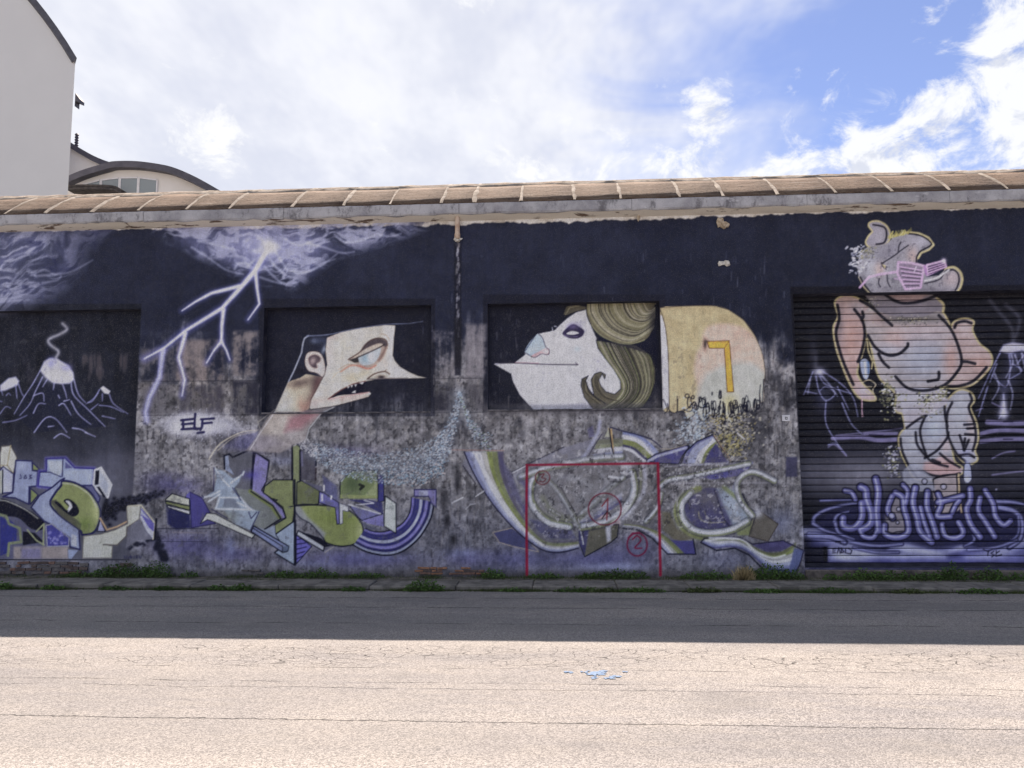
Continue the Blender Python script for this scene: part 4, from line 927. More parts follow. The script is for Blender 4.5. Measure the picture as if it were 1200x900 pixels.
fill(z([(430, 560), (480, 570), (560, 600), (660, 620), (690, 670), (520, 668), (460, 610)]), (74, 74, 108), .75, 3); stroke(z([(540, 505), (600, 540)]), 1.4, (170, 170, 176), .8); stroke(z([(596, 370), (640, 450), (690, 540), (700, 600), (735, 705)]), 1.6, (60, 58, 62), .85)
stroke(z([(690, 550), (735, 710)]), 1.6, (170, 168, 150), .8); stroke(z([(640, 440), (620, 560)]), 1.2, (150, 148, 150), .5)
bands(z([(700, 600), (800, 560), (940, 470)]), z([(710, 570), (800, 500), (945, 410)]), [(90, 90, 124), (130, 132, 152), (150, 150, 160)], 12, 2)
fill(z([(790, 580), (830, 540), (930, 540), (930, 590), (850, 595)]), (190, 160, 160), .75, 3)
fill(z([(708, 600), (780, 600), (925, 590), (915, 660), (880, 690), (735, 770), (705, 690)]), (94, 92, 80), .95, 1.4, False, INK, 1.3); fill(z([(850, 600), (880, 595), (880, 680), (860, 690)]), (188, 190, 206), .9, 3); fill(z([(700, 600), (760, 605), (735, 765), (705, 690)]), (60, 60, 102), .9, 2); stroke(z([(700, 560), (728, 700)]), 1.4, (208, 208, 214), .9)
z = Z(730, 490, 4.737)
bands(z([(0, 75), (80, 90), (150, 135), (200, 195)]), z([(0, 175), (50, 190), (90, 225), (120, 245)]), [(120, 128, 166), SIL, PAL, GR, GR, (60, 58, 90), PAL], 16, 1.6)
stroke(z([(-70, 50), (0, 72), (80, 92), (160, 120), (215, 165)]), 1.6, (38, 38, 66), .9, .9, True); fill(z([(-82, 55), (-62, 60), (-50, 180), (-42, 250)]), (196, 160, 110), .9); stroke(z([(-75, 60), (-60, 170), (-40, 245)]), 2, INK, .8)
stroke(z([(110, 250), (125, 330), (110, 420), (60, 500), (0, 555)]), 4.2, (178, 178, 192), .75, 2.5, True); stroke(z([(90, 250), (100, 330), (85, 420), (40, 490)]), 3, (118, 122, 90), .6, 2.5, True)
fill(z([(130, 235), (180, 200), (345, 150), (370, 155), (330, 210), (310, 255), (180, 250)]), (76, 74, 120), 1, 1.2, False, INK, 1.2); stroke(z([(140, 238), (190, 212), (350, 165)]), 3, (172, 176, 204), .9, 1.6); stroke(z([(215, 170), (265, 172), (350, 148)]), 1, (170, 160, 140), .8)
Lh = z([(330, 252), (350, 190), (400, 135), (500, 92)]); Rh = z([(450, 250), (460, 210), (490, 170), (520, 140)])
bands(Lh, Rh, [(96, 98, 140), SIL, SIL, PAL, GR], 14, 1.6); fill(z([(450, 248), (490, 175), (515, 140), (575, 230), (590, 245)]), (66, 64, 110), .95, 1.2); stroke(z([(320, 255), (350, 185), (410, 130), (498, 92), (560, 180), (602, 240), (720, 244)]), 1.5, INK, .95); stroke(z([(505, 95), (600, 238)]), .9, (180, 150, 120), .9)
fill(z([(440, 330), (520, 290), (600, 255), (722, 247), (690, 290), (640, 320), (500, 340)]), (84, 82, 138), .95, 1.4); stroke(z([(430, 325), (520, 285), (610, 258), (715, 248)]), 3.2, (176, 178, 208), .95, 1.6); stroke(z([(240, 265), (420, 258), (580, 250)]), 2.2, (160, 160, 176), .8, 1.5); stroke(z([(360, 268), (300, 262), (210, 262)]), 1.2, (60, 58, 66), .8)
fill(z([(350, 440), (420, 400), (520, 390), (600, 470), (600, 600), (440, 615), (370, 570), (340, 500)]), (70, 68, 104), .9, 3, True); blob(*z((470, 450))[0], 18, 12, (92, 90, 98), .7)
stroke(z([(420, 392), (350, 425), (300, 500), (315, 580), (370, 640), (460, 665)]), 7.5, (118, 124, 78), .9, 3, True); fill(z([(210, 520), (260, 520), (300, 610), (390, 670), (300, 690), (220, 620)]), (100, 96, 80), .9, 3)
stroke(z([(380, 410), (335, 455), (322, 520), (345, 590), (410, 630), (510, 640), (600, 625), (700, 570)]), 6.2, (196, 197, 206), .95, 2, True); stroke(z([(420, 520), (430, 560), (480, 580), (570, 575)]), 1.2, (150, 146, 126), .9, .9, True); stroke(z([(450, 515), (470, 560)]), .9, (150, 146, 126), .8)
fill(z([(520, 390), (570, 380), (620, 400), (710, 530), (720, 570), (620, 620)]), (132, 142, 156), .9, 3); stroke(z([(560, 385), (640, 450), (705, 540)]), 5, (116, 124, 78), .85, 3); blob(*z((600, 490))[0], 8, 16, (180, 190, 206), .7, -.6); stroke(z([(510, 400), (560, 560), (620, 640)]), 1.5, (40, 38, 60), .9)
stroke(z([(640, 345), (625, 380), (650, 450), (700, 520), (740, 550)]), 6, (170, 172, 196), .9, 2, True); stroke(z([(665, 420), (700, 500), (760, 530)]), 1.6, INK, .8); stroke(z([(650, 330), (690, 300), (760, 295), (860, 350)]), 2.4, (160, 160, 174), .7, 2, True); stroke(z([(250, 362), (860, 358)]), 1.7, (156, 154, 162), .6, 1.5)
fill(z([(715, 560), (765, 520), (862, 588), (805, 685), (700, 655)]), (96, 92, 84), .95, 1.4, False, (60, 52, 50), 1); stroke(z([(735, 550), (700, 650)]), 1.3, (50, 46, 52)); blob(*z((750, 530))[0], 6, 5, (196, 198, 208), .8)
fill(z([(620, 620), (720, 570), (700, 650), (640, 650)]), (128, 136, 92), .9, 2)
fill(z([(205, 670), (320, 680), (390, 680), (405, 755), (250, 755)]), (70, 68, 118), 1, 1); bands(z([(0, 600), (80, 610), (170, 660), (250, 752)]), z([(10, 588), (110, 600), (230, 650), (340, 750)]), [SIL, PAL, (150, 150, 140), GR, (104, 110, 74)], 14, 1.5); stroke(z([(0, 612), (80, 620), (160, 665), (248, 754), (405, 756), (390, 672)]), 1.6, INK, .95)
Lw = z([(440, 690), (500, 722), (600, 715), (690, 740), (780, 820), (830, 850), (960, 860)]); Rw = z([(470, 662), (560, 660), (650, 665), (720, 710), (800, 745), (880, 740), (960, 690)])
bands(Lw, Rw, [(74, 74, 122), (120, 126, 164), SIL, PAL, (150, 150, 150), GR, (96, 100, 72)], 26, 1.8); fill(z([(720, 705), (800, 690), (890, 680), (950, 700), (880, 738), (800, 742)]), (72, 68, 108), .9, 2); fill(z([(950, 720), (1002, 735), (985, 800), (955, 860), (920, 850)]), (84, 92, 130), .95, 2)
stroke(z([(432, 690), (450, 668), (560, 658), (650, 664), (720, 700), (800, 690), (890, 680), (1004, 735), (985, 805), (958, 860)]), 1.5, (32, 30, 56), .95); stroke(z([(435, 692), (520, 735), (620, 722), (700, 760), (775, 835)]), 1.8, INK, .9); stroke(z([(460, 680), (560, 668), (640, 672)]), 1.6, (206, 207, 216), .9)
fill(z([(905, 215), (968, 215), (968, 325), (905, 325)]), (58, 58, 84), .85, 2)
RID[0] = 0
z = Z(530, 490, 4.737); region('painted_lettering.c')
def ribbon(pts, w_, al=.85):
    q = smooth(pts); stroke(q, w_ + 2.2, (36, 36, 58), .75 * al, 2); stroke(q, w_, (128, 134, 98), al, 2)
    A = np.array(q); T = np.gradient(A, axis=0); T /= np.linalg.norm(T, axis=1)[:, None] + 1e-9; N = np.c_[-T[:, 1], T[:, 0]]
    stroke([tuple(v_) for v_ in A + N * w_ * .16], w_ * .62, (158, 162, 186), al, 2.4); stroke([tuple(v_) for v_ in A + N * w_ * .10], w_ * .26, (218, 219, 226), al, 2)
ribbon(z([(1000, 300), (1012, 400), (960, 500), (860, 575), (720, 605)]), 8.5)
ribbon(z([(470, 300), (436, 380), (446, 480), (530, 570), (650, 600)]), 8.0)
ribbon(z([(940, 215), (800, 225), (640, 255), (500, 285), (380, 330)]), 8.0, .6)
ribbon(z([(950, 330), (860, 400), (790, 470), (720, 530)]), 6.0, .5)
ribbon(z([(540, 350), (600, 420), (660, 520), (700, 600)]), 6.0, .35)
fill(z([(250, 190), (330, 310), (420, 540), (330, 430)]), (70, 68, 106), .55, 4)
stroke(z([(455, 480), (470, 530), (540, 590), (640, 610)]), 2.4, (206, 207, 216), .8, 2, True); stroke(z([(870, 325), (940, 335)]), 2.6, (196, 198, 206), .8, 2); stroke(z([(930, 340), (870, 400), (800, 470), (740, 520)]), 4, (126, 128, 130), .7, 3, True); stroke(z([(940, 300), (1000, 330), (1012, 420), (960, 520), (880, 590)]), 3.2, (200, 201, 210), .75, 2, True)
stroke(z([(120, 190), (200, 330), (290, 480), (400, 620), (500, 705)]), 2.4, (226, 227, 234), .8, 2, True); stroke(z([(380, 340), (420, 400), (410, 470), (400, 520)]), 5, (70, 68, 108), .6, 5, True)
z = Z(730, 490, 4.737)
ribbon(z([(840, 350), (720, 300), (640, 350), (650, 450), (720, 540)]), 6.5, .8); ribbon(z([(200, 380), (260, 340), (380, 320), (520, 290), (700, 252)]), 6.0, .8); ribbon(z([(215, 420), (190, 500), (130, 575)]), 5.5, .8); ribbon(z([(690, 575), (600, 622), (480, 640), (390, 620), (330, 560), (322, 480), (370, 415)]), 8.0, .9)
stroke(z([(0, 100), (90, 125), (150, 190)]), 2.6, (220, 221, 230), .8, 2, True); stroke(z([(430, 245), (450, 190), (500, 120)]), 2.2, (226, 227, 234), .85, 1.6, True); stroke(z([(330, 470), (330, 560), (400, 625), (520, 638), (620, 615)]), 2.6, (228, 229, 234), .85, 1.6, True); stroke(z([(480, 665), (650, 672), (740, 740), (830, 775), (900, 760)]), 2.0, (224, 225, 232), .8, 1.6, True)
RID[0] = 0
# flaking: the coat has come off in flecks right across this piece
clip_poly([(618, 520), (880, 530), (880, 620), (700, 630), (625, 640)], 26)
fl = sst(lat(None, 7, 6, 62, 4, .75), .50, .60); lay((0, CW, 0, CH), fl, (110, 107, 106), .38); fl = sst(lat(None, 5, 5, 63, 3, .75), .64, .72); lay((0, CW, 0, CH), fl, (176, 174, 176), .6); fl = sst(lat(None, 5, 6, 64, 3, .75), .66, .74); lay((0, CW, 0, CH), fl, (48, 47, 52), .6); clip_off()
dots(160, lambda: (rnd.uniform(780, 850), rnd.gauss(556, 6)), [(190, 190, 196), (60, 58, 66)], .7, 2, .8)
# ---- the goal chalked on in red
region('painted_goal', 'dark red football goal outline with ringed numbers sprayed over the worn lettering')
RED = (134, 24, 52)
stroke([(617.5, 545), (617, 600), (617.5, 674)], 3.0, RED, .95, 1.2); stroke([(617, 545), (690, 544), (771, 543)], 2.6, RED, .92, 1.2); stroke([(771, 543), (772.5, 600), (774, 674)], 3.2, RED, .95, 1.2)
z = Z(560, 460, 3.75)
def ring(cu, cv, ru, rv, wd, col): stroke(z([(cu + ru * math.cos(q), cv + rv * math.sin(q)) for q in np.linspace(0, 6.4, 30)]), wd, col, .9, 1)
ring(558, 512, 72, 70, 1.5, (104, 30, 48)); ring(284, 374, 32, 30, 1.2, (100, 40, 48)); ring(700, 668, 44, 50, 1.9, (112, 26, 60)); RID[0] = 0
stroke(z([(545, 500), (572, 465), (566, 560)]), 1.5, (120, 46, 58)); stroke(z([(545, 555), (570, 520), (585, 545)]), 1.4, (50, 34, 42)); stroke(z([(272, 362), (292, 358), (280, 374), (298, 378), (288, 392), (270, 390)]), 1.1, (96, 40, 48), 1, .8, True)
stroke(z([(680, 645), (700, 630), (716, 650), (690, 682), (720, 684)]), 1.7, (112, 26, 60), 1, .8, True); stroke(z([(660, 640), (680, 618), (710, 616)]), 2, (112, 26, 60), .8)

# ---- left of the doorway: plates of water, volcanoes on the shutter
z = Z(880, 240, 3.75)
VL = (150, 152, 196)
blob(*z((300, 735))[0], 7, 5, (206, 206, 232), .95); blob(*z((285, 690))[0], 3, 14, (110, 110, 124), .5); blob(*z((270, 640))[0], 5, 16, (84, 84, 98), .4)
for p in ([(272, 735), (250, 790), (232, 835)], [(300, 745), (330, 790), (440, 830)], [(320, 735), (400, 790), (450, 850), (470, 930)], [(285, 750), (300, 820), (330, 860), (370, 830), (330, 800), (300, 820)], [(330, 860), (330, 960), (380, 1050), (400, 1080)], [(400, 870), (440, 960), (490, 1010)], [(240, 820), (290, 830)], [(380, 800), (430, 900)], [(340, 1055), (375, 1050), (420, 1100)]):
    stroke(z(p), 1.6, VL, .8, 1.4, True, 1)
fill(z([(1092, 645), (1110, 615), (1150, 605), (1200, 612), (1330, 620), (1360, 660), (1330, 650), (1260, 670), (1190, 640), (1140, 655)]), (196, 196, 230), .95, 3)
for p in ([(1095, 650), (1060, 720), (1000, 850)], [(1135, 660), (1140, 720), (1120, 800), (1060, 750)], [(1150, 700), (1190, 730), (1130, 770)], [(1200, 660), (1170, 700)], [(1110, 830), (1110, 900), (1090, 940)], [(1080, 700), (1050, 780)], [(1040, 800), (1000, 930)]):
    stroke(z(p), 2.0, VL, .8, 1.6, True, 1)
for (u, v, a_, b_) in ((1150, 720, 10, 22), (1110, 800, 8, 16), (320, 850, 10, 16), (1180, 650, 12, 6)): blob(*z((u, v))[0], a_, b_, (120, 122, 162), .3)
for p in ([(1145, 660), (1150, 700), (1120, 760)], [(1190, 650), (1210, 740), (1240, 830)], [(1160, 660), (1185, 730)], [(1070, 740), (1090, 800), (1060, 860)], [(1130, 770), (1150, 830), (1140, 900)], [(260, 770), (250, 830)], [(310, 750), (345, 790), (380, 840)]): stroke(z(p), 2.2, (176, 178, 214), .7, 2, True, 1)
for p in ([(1150, 600), (1145, 540), (1090, 470), (1050, 420)], [(1160, 590), (1180, 500), (1120, 440)]): stroke(smooth(z(p)), 3.4, (112, 112, 126), .55, 5)
z = Z(880, 460, 3.75)
for (u, v, a_, b_) in ((1110, 65, 4, 12), (1110, 95, 6, 5)): blob(*z((u, v))[0], a_, b_, (200, 200, 228), .9)
for p, wd in (([(375, 188), (480, 178), (600, 165), (665, 158)], 1.4), ([(360, 200), (480, 196), (560, 210), (650, 205)], 5), ([(500, 182), (640, 180)], 4), ([(1000, 185), (1100, 165), (1330, 175)], 5), ([(1040, 130), (1150, 135), (1330, 128)], 6), ([(1010, 215), (1120, 205), (1330, 205)], 5), ([(340, 240), (370, 230), (420, 280)], 1.4), ([(1060, 290), (1110, 265), (1160, 258)], 1.6), ([(1060, 362), (1200, 345), (1330, 340)], 1.6), ([(990, 80), (1020, 68)], 1), ([(1060, 45), (1110, 70)], 1.4)):
    stroke(z(p), wd, (142, 136, 178), .75, 1.6, True)
for p in ([(520, 186), (580, 188)], [(1110, 205), (1150, 205)], [(1110, 128), (1150, 128)]): stroke(z(p), 1.6, (40, 36, 64), .8)

# ---- the horned beast: its head on the lintel, its body on the shutter
YO = (182, 170, 128); SK = (140, 138, 145)
region('painted_beast_head', 'grey horned beast head with pink slatted sunglasses painted on the wall above the shutter')
z = Z(970, 250, 5.625)
hdp = z([(285, 215), (330, 214), (372, 206), (402, 190), (432, 160), (530, 130), (600, 138), (660, 165), (691, 208), (665, 234), (612, 256), (592, 290), (590, 326), (640, 350), (650, 420), (730, 410), (778, 368), (830, 362), (866, 388), (880, 432), (870, 482), (850, 512), (790, 530), (282, 530), (240, 482), (205, 422), (194, 350), (210, 270), (248, 230)])
earp = z([(275, 215), (256, 190), (275, 150), (300, 120), (275, 82), (286, 62), (330, 57), (376, 80), (402, 120), (402, 170), (370, 206), (320, 214)])
stroke(hdp[4:9] + hdp[9:12], 4.6, YO, 1, 1.2); stroke(z([(778, 368), (830, 360), (868, 388), (882, 432), (870, 485), (850, 512)]), 4.4, YO, 1, 1.2, True); stroke(z([(210, 420), (240, 482), (285, 530)]), 3, YO, .9, 1.2)
stroke(smooth(earp, True), 4, YO, 1, 1.2)
fill(hdp, SK, 1, .9); 
clip_poly(hdp); blob(*z((290, 350))[0], 10, 16, (172, 174, 184), .8); blob(*z((400, 250))[0], 20, 7, (126, 124, 136), .7, -.5); blob(*z((600, 190))[0], 14, 8, (160, 158, 170), .8); blob(*z((560, 280))[0], 6, 10, (186, 158, 150), .7); blob(*z((820, 430))[0], 12, 10, (176, 158, 158), .7); blob(*z((340, 370))[0], 6, 8, (186, 156, 146), .7); blob(*z((600, 510))[0], 40, 4, (112, 108, 118), .7); blob(*z((240, 440))[0], 8, 10, (120, 118, 126), .6)
tx = sst(lat(None, 3.4, 3.4, 81, 2, .7), .62, .78); lay((0, CW, 0, CH), tx, (92, 90, 100), .5); clip_off()
fill(earp, (146, 142, 152), 1, .9, True); blob(*z((345, 140))[0], 6, 10, (168, 164, 172), .7); stroke(z([(300, 75), (372, 92), (388, 140), (372, 192), (320, 204)]), 2.2, (32, 30, 40), .9, 1, True)
for p in ([(530, 134), (600, 143), (655, 170), (682, 208), (612, 250), (586, 290), (584, 326)], [(785, 375), (828, 372), (856, 395), (866, 435), (856, 480), (840, 508)], [(215, 420), (245, 475), (290, 528)]): stroke(z(p), 1.8, (26, 24, 36), .95, .9, True)
for p in ([(355, 332), (440, 278), (475, 250), (532, 210)], [(465, 255), (470, 215), (482, 190)], [(340, 430), (335, 460), (348, 485)], [(390, 400), (395, 450), (412, 485)], [(640, 462), (735, 436), (780, 378), (826, 372)], [(355, 325), (365, 350), (385, 368)], [(390, 355), (372, 350)]): stroke(z(p), 1.5, (42, 40, 52), .9, .9, True)
stroke(z([(640, 445), (720, 425), (772, 392), (800, 372)]), 2, (206, 204, 208), .9, 1, True); fill(z([(358, 335), (382, 345), (378, 365)]), (190, 170, 120))
PK = (196, 158, 204)
for p in ([(465, 322), (545, 326), (636, 346), (612, 490), (512, 500), (460, 400), (465, 322)], [(652, 342), (768, 312), (780, 350), (655, 408), (652, 342)]): fill(z(p[:-1]), (112, 90, 118), .45); stroke(z(p), 2.6, PK, 1, 1)
for k in range(5): stroke(z([(478 + 6 * k, 352 + 28 * k), (622 - 4 * k, 376 + 22 * k)]), 1.5, PK, .9); stroke(z([(482 + 6 * k, 362 + 28 * k), (618 - 4 * k, 386 + 22 * k)]), 1.0, (62, 50, 70), .8)
for k in range(3): stroke(z([(660, 362 + 16 * k), (770, 328 + 14 * k)]), 1.4, PK, .9); stroke(z([(664, 370 + 16 * k), (770, 336 + 14 * k)]), .9, (40, 32, 52), .8)
stroke(z([(585, 350), (570, 385)]), 1.4, (206, 186, 214), .8); stroke(z([(458, 386), (350, 400), (272, 420), (212, 488)]), 2.6, PK, 1, 1); stroke(z([(640, 350), (650, 400)]), 3, (150, 116, 160), 1); stroke(z([(440, 430), (500, 440)]), 1.2, PK, .8); blob(*z((765, 312))[0], 3, 3, (226, 210, 232), .8)
RID[0] = 0
dots(70, lambda: z((rnd.gauss(190, 24), rnd.uniform(205, 395)))[0], [(206, 208, 222), (186, 188, 206)], 1, 2.2, .9, 2.2)
dots(60, lambda: z((rnd.gauss(255, 26), rnd.uniform(225, 300)))[0], [(128, 126, 92), (84, 84, 80), (150, 146, 110)], .7, 1.4, .9, 2)
for _ in range(40):
    u = rnd.uniform(395, 530); v = 165 - (u - 395) * .22; stroke(z([(u, v), (u + rnd.uniform(-12, 26), v - rnd.uniform(8, 44))]), .9, rnd.choice([(176, 166, 100), (140, 134, 80), (196, 188, 130)]), .9)

# body
DKL = (26, 25, 38)
z = Z(880, 240, 3.75); zh = Z(970, 400, 5.625)
BY = (160, 153, 154); PNK = (190, 152, 143); LVB = (160, 166, 188)
armL = z([(372, 432), (394, 408), (430, 402), (480, 420), (516, 446), (496, 484), (502, 570), (490, 640), (472, 700), (464, 742), (490, 790), (534, 832), (542, 858), (480, 846), (440, 790), (402, 700), (376, 620), (366, 540), (386, 490)])
tor = z([(500, 436), (560, 470), (640, 490), (760, 490), (832, 470), (880, 548), (915, 640), (926, 700), (890, 770), (832, 812), (850, 850), (770, 862), (700, 905), (640, 905), (640, 832), (600, 792), (560, 742), (525, 600), (508, 560), (495, 480)])
armR = z([(885, 542), (900, 514), (940, 503), (976, 514), (970, 550), (1000, 610), (1042, 645), (1057, 680), (1042, 722), (980, 782), (920, 802), (866, 798), (900, 760), (928, 690), (910, 610)])
neck = z([(500, 396), (790, 388), (842, 440), (836, 490), (760, 512), (640, 512), (560, 470)])
pel = zh([(430, 300), (470, 400), (500, 500), (512, 575), (640, 500), (720, 470), (800, 400), (770, 320), (600, 300)])
legL = zh([(640, 490), (590, 520), (512, 578), (474, 632), (484, 722), (530, 822), (590, 905), (760, 905), (872, 872), (888, 840), (832, 792), (812, 700), (785, 600), (790, 540), (770, 430), (700, 465)])
legR = zh([(792, 610), (768, 500), (788, 405), (830, 350), (882, 324), (942, 344), (962, 390), (936, 440), (976, 540), (988, 640), (966, 720), (982, 780), (925, 806), (872, 765), (820, 690)])
for p in (armL, tor, armR, legL, legR): stroke(smooth(p, True), 5.4, DKL, .9, 1.4); stroke(smooth(p, True), 4.2, YO, .95, 1.2)
stroke(zh([(430, 300), (470, 400), (500, 500), (515, 570)]), 3.6, YO, .9, 1.3, True); stroke(z([(780, 394), (840, 432), (842, 470), (826, 486)]), 4, YO, .9, 1.2, True)
fill(neck, (122, 117, 126), 1, 1); fill(z([(590, 392), (780, 392), (740, 425), (660, 430)]), (150, 130, 132), 1, 3)
fill(tor, BY, 1, 1, True); fill(pel, (166, 162, 172), 1, 1); fill(legL, (152, 153, 164), 1, 1, True); fill(legR, (158, 158, 168), 1, 1, True); fill(armR, (172, 153, 151), 1, 1, True); fill(armL, (176, 150, 146), 1, 1, True)
clip_poly(smooth(armL, True)); blob(*z((440, 600))[0], 8, 26, PNK, .9); blob(*z((470, 450))[0], 12, 10, (150, 144, 150), .8); blob(*z((390, 520))[0], 5, 30, (120, 112, 116), .7); blob(*z((500, 820))[0], 10, 8, (190, 178, 190), .8); clip_off()
clip_poly(smooth(tor, True)); blob(*z((640, 590))[0], 14, 12, PNK, .85); blob(*z((760, 560))[0], 26, 12, (192, 170, 172), .8); blob(*z((760, 680))[0], 34, 26, (150, 156, 174), .85); blob(*z((880, 680))[0], 9, 22, PNK, .8); blob(*z((600, 640))[0], 14, 8, (160, 162, 178), .7); blob(*z((560, 500))[0], 14, 8, (188, 160, 156), .8); blob(*z((680, 860))[0], 20, 10, (176, 176, 188), .7); blob(*z((700, 500))[0], 40, 6, (84, 82, 84), .85); clip_off()
dots(130, lambda: z((rnd.gauss(700, 60), rnd.gauss(508, 10)))[0], [(60, 58, 62), (156, 150, 120), (180, 176, 160), (110, 106, 100)], .8, 1.8, .9)
dots(60, lambda: z((rnd.gauss(530, 16), rnd.gauss(440, 14)))[0], [(120, 118, 96), (190, 186, 168), (60, 58, 60)], .8, 1.6, .9)
clip_poly(smooth(armR, True)); blob(*z((1010, 700))[0], 12, 10, PNK, .7); blob(*z((940, 540))[0], 7, 9, (186, 168, 168), .8); clip_off()
clip_poly(smooth(legL, True)); blob(*zh((560, 650))[0], 8, 16, (168, 172, 184), .8); blob(*zh((700, 580))[0], 12, 14, (172, 182, 204), .8); fill(zh([(640, 800), (700, 785), (760, 750), (835, 790), (890, 842), (870, 880), (780, 895), (690, 882), (630, 850)]), (190, 152, 150), .9, 5); blob(*zh((780, 690))[0], 6, 8, (196, 170, 168), .7); clip_off()
clip_poly(smooth(legR, True)); blob(*zh((870, 450))[0], 9, 18, (172, 176, 188), .8); blob(*zh((950, 560))[0], 5, 16, (200, 180, 178), .7); blob(*zh((900, 740))[0], 10, 6, (150, 150, 190), .7); clip_off()
for p in ([(515, 575), (548, 628), (600, 660), (650, 655), (686, 625), (690, 610)], [(635, 755), (690, 806), (770, 816), (850, 792), (902, 740), (926, 690), (910, 618), (878, 546), (826, 486)], [(455, 460), (490, 510), (500, 570), (488, 640), (470, 690)], [(480, 420), (530, 450), (572, 488), (620, 530)], [(590, 395), (640, 425), (690, 432), (760, 420), (830, 392)], [(826, 735), (824, 765), (800, 772), (778, 776)], [(925, 690), (950, 690), (985, 698)], [(560, 655), (580, 690), (606, 715)], [(490, 470), (494, 490), (486, 505)],
          [(380, 440), (388, 500), (374, 560), (384, 620), (410, 700), (450, 790)], [(895, 540), (905, 520), (940, 512), (968, 520)], [(866, 798), (920, 795), (980, 772), (1035, 715)]): stroke(z(p), 3.5, DKL, .95, 1.2, True)
for p in ([(520, 570), (600, 512), (650, 490)], [(580, 600), (590, 680), (650, 760), (700, 800), (790, 825)], [(640, 500), (610, 580), (620, 660), (650, 750)], [(640, 770), (720, 720), (785, 640), (795, 600)], [(820, 405), (790, 470), (785, 560), (800, 640), (850, 740), (920, 800)], [(740, 740), (800, 790), (870, 830)], [(590, 840), (680, 880), (780, 890), (870, 870)], [(480, 640), (490, 720), (540, 830), (590, 900)], [(900, 550), (970, 545)], [(920, 575), (970, 572)], [(905, 612), (960, 615)], [(870, 750), (930, 745), (965, 765)], [(870, 620), (890, 680), (900, 720)], [(905, 640), (895, 715)], [(930, 650), (905, 710)], [(690, 780), (740, 800)], [(770, 430), (775, 500), (790, 560)], [(936, 345), (950, 390), (930, 440), (966, 540), (976, 640), (956, 720)]): stroke(zh(p), 3.0, DKL, .92, 1.3, True)
# hands, syringe, drips
fill(z([(478, 690), (500, 675), (520, 690), (524, 730), (510, 770), (488, 750)]), (150, 160, 190), 1, 1.2, True, DKL, 1.2); stroke(z([(500, 690), (505, 755)]), 2.2, (206, 214, 228), .9); stroke(z([(515, 690), (516, 740)]), 1.6, (70, 100, 140), .9)
for p in ([(490, 780), (520, 770), (548, 790), (535, 815), (545, 850), (520, 860)], [(500, 800), (530, 800)], [(505, 820), (525, 835)]): stroke(z(p), 1.3, (190, 178, 150), .9, .9, True)
stroke(z([(488, 850), (488, 905), (490, 930)]), 1.4, (196, 160, 176), .9); stroke(z([(510, 590), (515, 640), (535, 690), (530, 720)]), 1.8, YO, .9)
# leafy tufts down the flank
for (cu, cv, su, sv, n) in ((610, 850, 22, 40, 120), (780, 855, 26, 14, 90), (590, 815, 14, 14, 40), (840, 830, 20, 14, 50)):
    dots(n, lambda: z((rnd.gauss(cu, su), rnd.gauss(cv, sv)))[0], [(206, 206, 214), (140, 140, 104), (60, 60, 62), (170, 166, 130), (110, 112, 84)], .9, 2.2, .95, 1.6)
dots(150, lambda: zh((rnd.gauss(430, 30), rnd.uniform(690, 900)))[0], [(190, 190, 206), (60, 60, 74), (130, 130, 96), (160, 158, 176)], .9, 2.4, .95, 1.5)
dots(50, lambda: zh((rnd.gauss(660, 40), rnd.gauss(460, 22)))[0], [(148, 146, 122), (96, 94, 76), (206, 206, 212)], .8, 1.8, .95, 1.6)

# ---- pool with dripping letters
z = Z(940, 540, 4.615)
LV2 = (124, 124, 182); LVL = (176, 178, 222)
fill(z([(30, 400), (80, 300), (200, 240), (400, 215), (800, 210), (1100, 220), (1220, 290), (1500, 320), (1500, 600), (20, 600)]), (40, 40, 78), .8, 14)
fill(z([(150, 470), (300, 470), (430, 505), (560, 510), (800, 520), (1000, 485), (1180, 460), (1500, 440), (1500, 560), (140, 556)]), (104, 106, 158), .7, 8)
for p_, w_, cl in (([(20, 385), (110, 405), (220, 455), (360, 505), (560, 520), (760, 522)], 11, (172, 174, 208)), ([(160, 480), (240, 520), (400, 548)], 7, (186, 188, 214)), ([(900, 520), (1040, 500), (1180, 450), (1260, 400)], 10, (166, 168, 206)), ([(480, 470), (560, 460), (700, 490), (860, 478)], 7, (158, 160, 202))): stroke(z(p_), w_, cl, .75, 7, True)
fill(z([(480, 470), (560, 455), (680, 480), (760, 495), (860, 460), (940, 470), (760, 510), (560, 500)]), (166, 168, 206), .9, 5); blob(*z((220, 520))[0], 18, 5, (188, 190, 216), .8); blob(*z((1050, 515))[0], 26, 6, (156, 158, 200), .7); blob(*z((640, 540))[0], 40, 3, (92, 92, 150), .7); blob(*z((150, 440))[0], 20, 5, (120, 122, 170), .7); blob(*z((420, 545))[0], 26, 4, (80, 80, 136), .8); blob(*z((860, 545))[0], 30, 4, (96, 96, 152), .8); blob(*z((320, 500))[0], 18, 4, (176, 178, 210), .8); blob(*z((900, 500))[0], 24, 4, (98, 98, 152), .7); blob(*z((1140, 540))[0], 20, 4, (104, 104, 160), .7)
fill(z([(700, 130), (712, 100), (842, 70), (852, 262), (780, 320), (720, 260)]), (154, 144, 146), 1, 1.4); stroke(z([(712, 170), (708, 100), (760, 78), (842, 72)]), 2, DKL); stroke(z([(846, 72), (850, 170), (862, 280)]), 2, (190, 166, 130), .9); stroke(z([(836, 80), (840, 180)]), 1.6, DKL)
fill(z([(600, 0), (700, 90), (720, 160), (560, 180), (540, 60)]), (150, 152, 166), .85, 2); fill(z([(470, 190), (540, 190), (560, 300), (560, 400), (450, 390), (450, 280)]), (140, 134, 140), .9, 4)
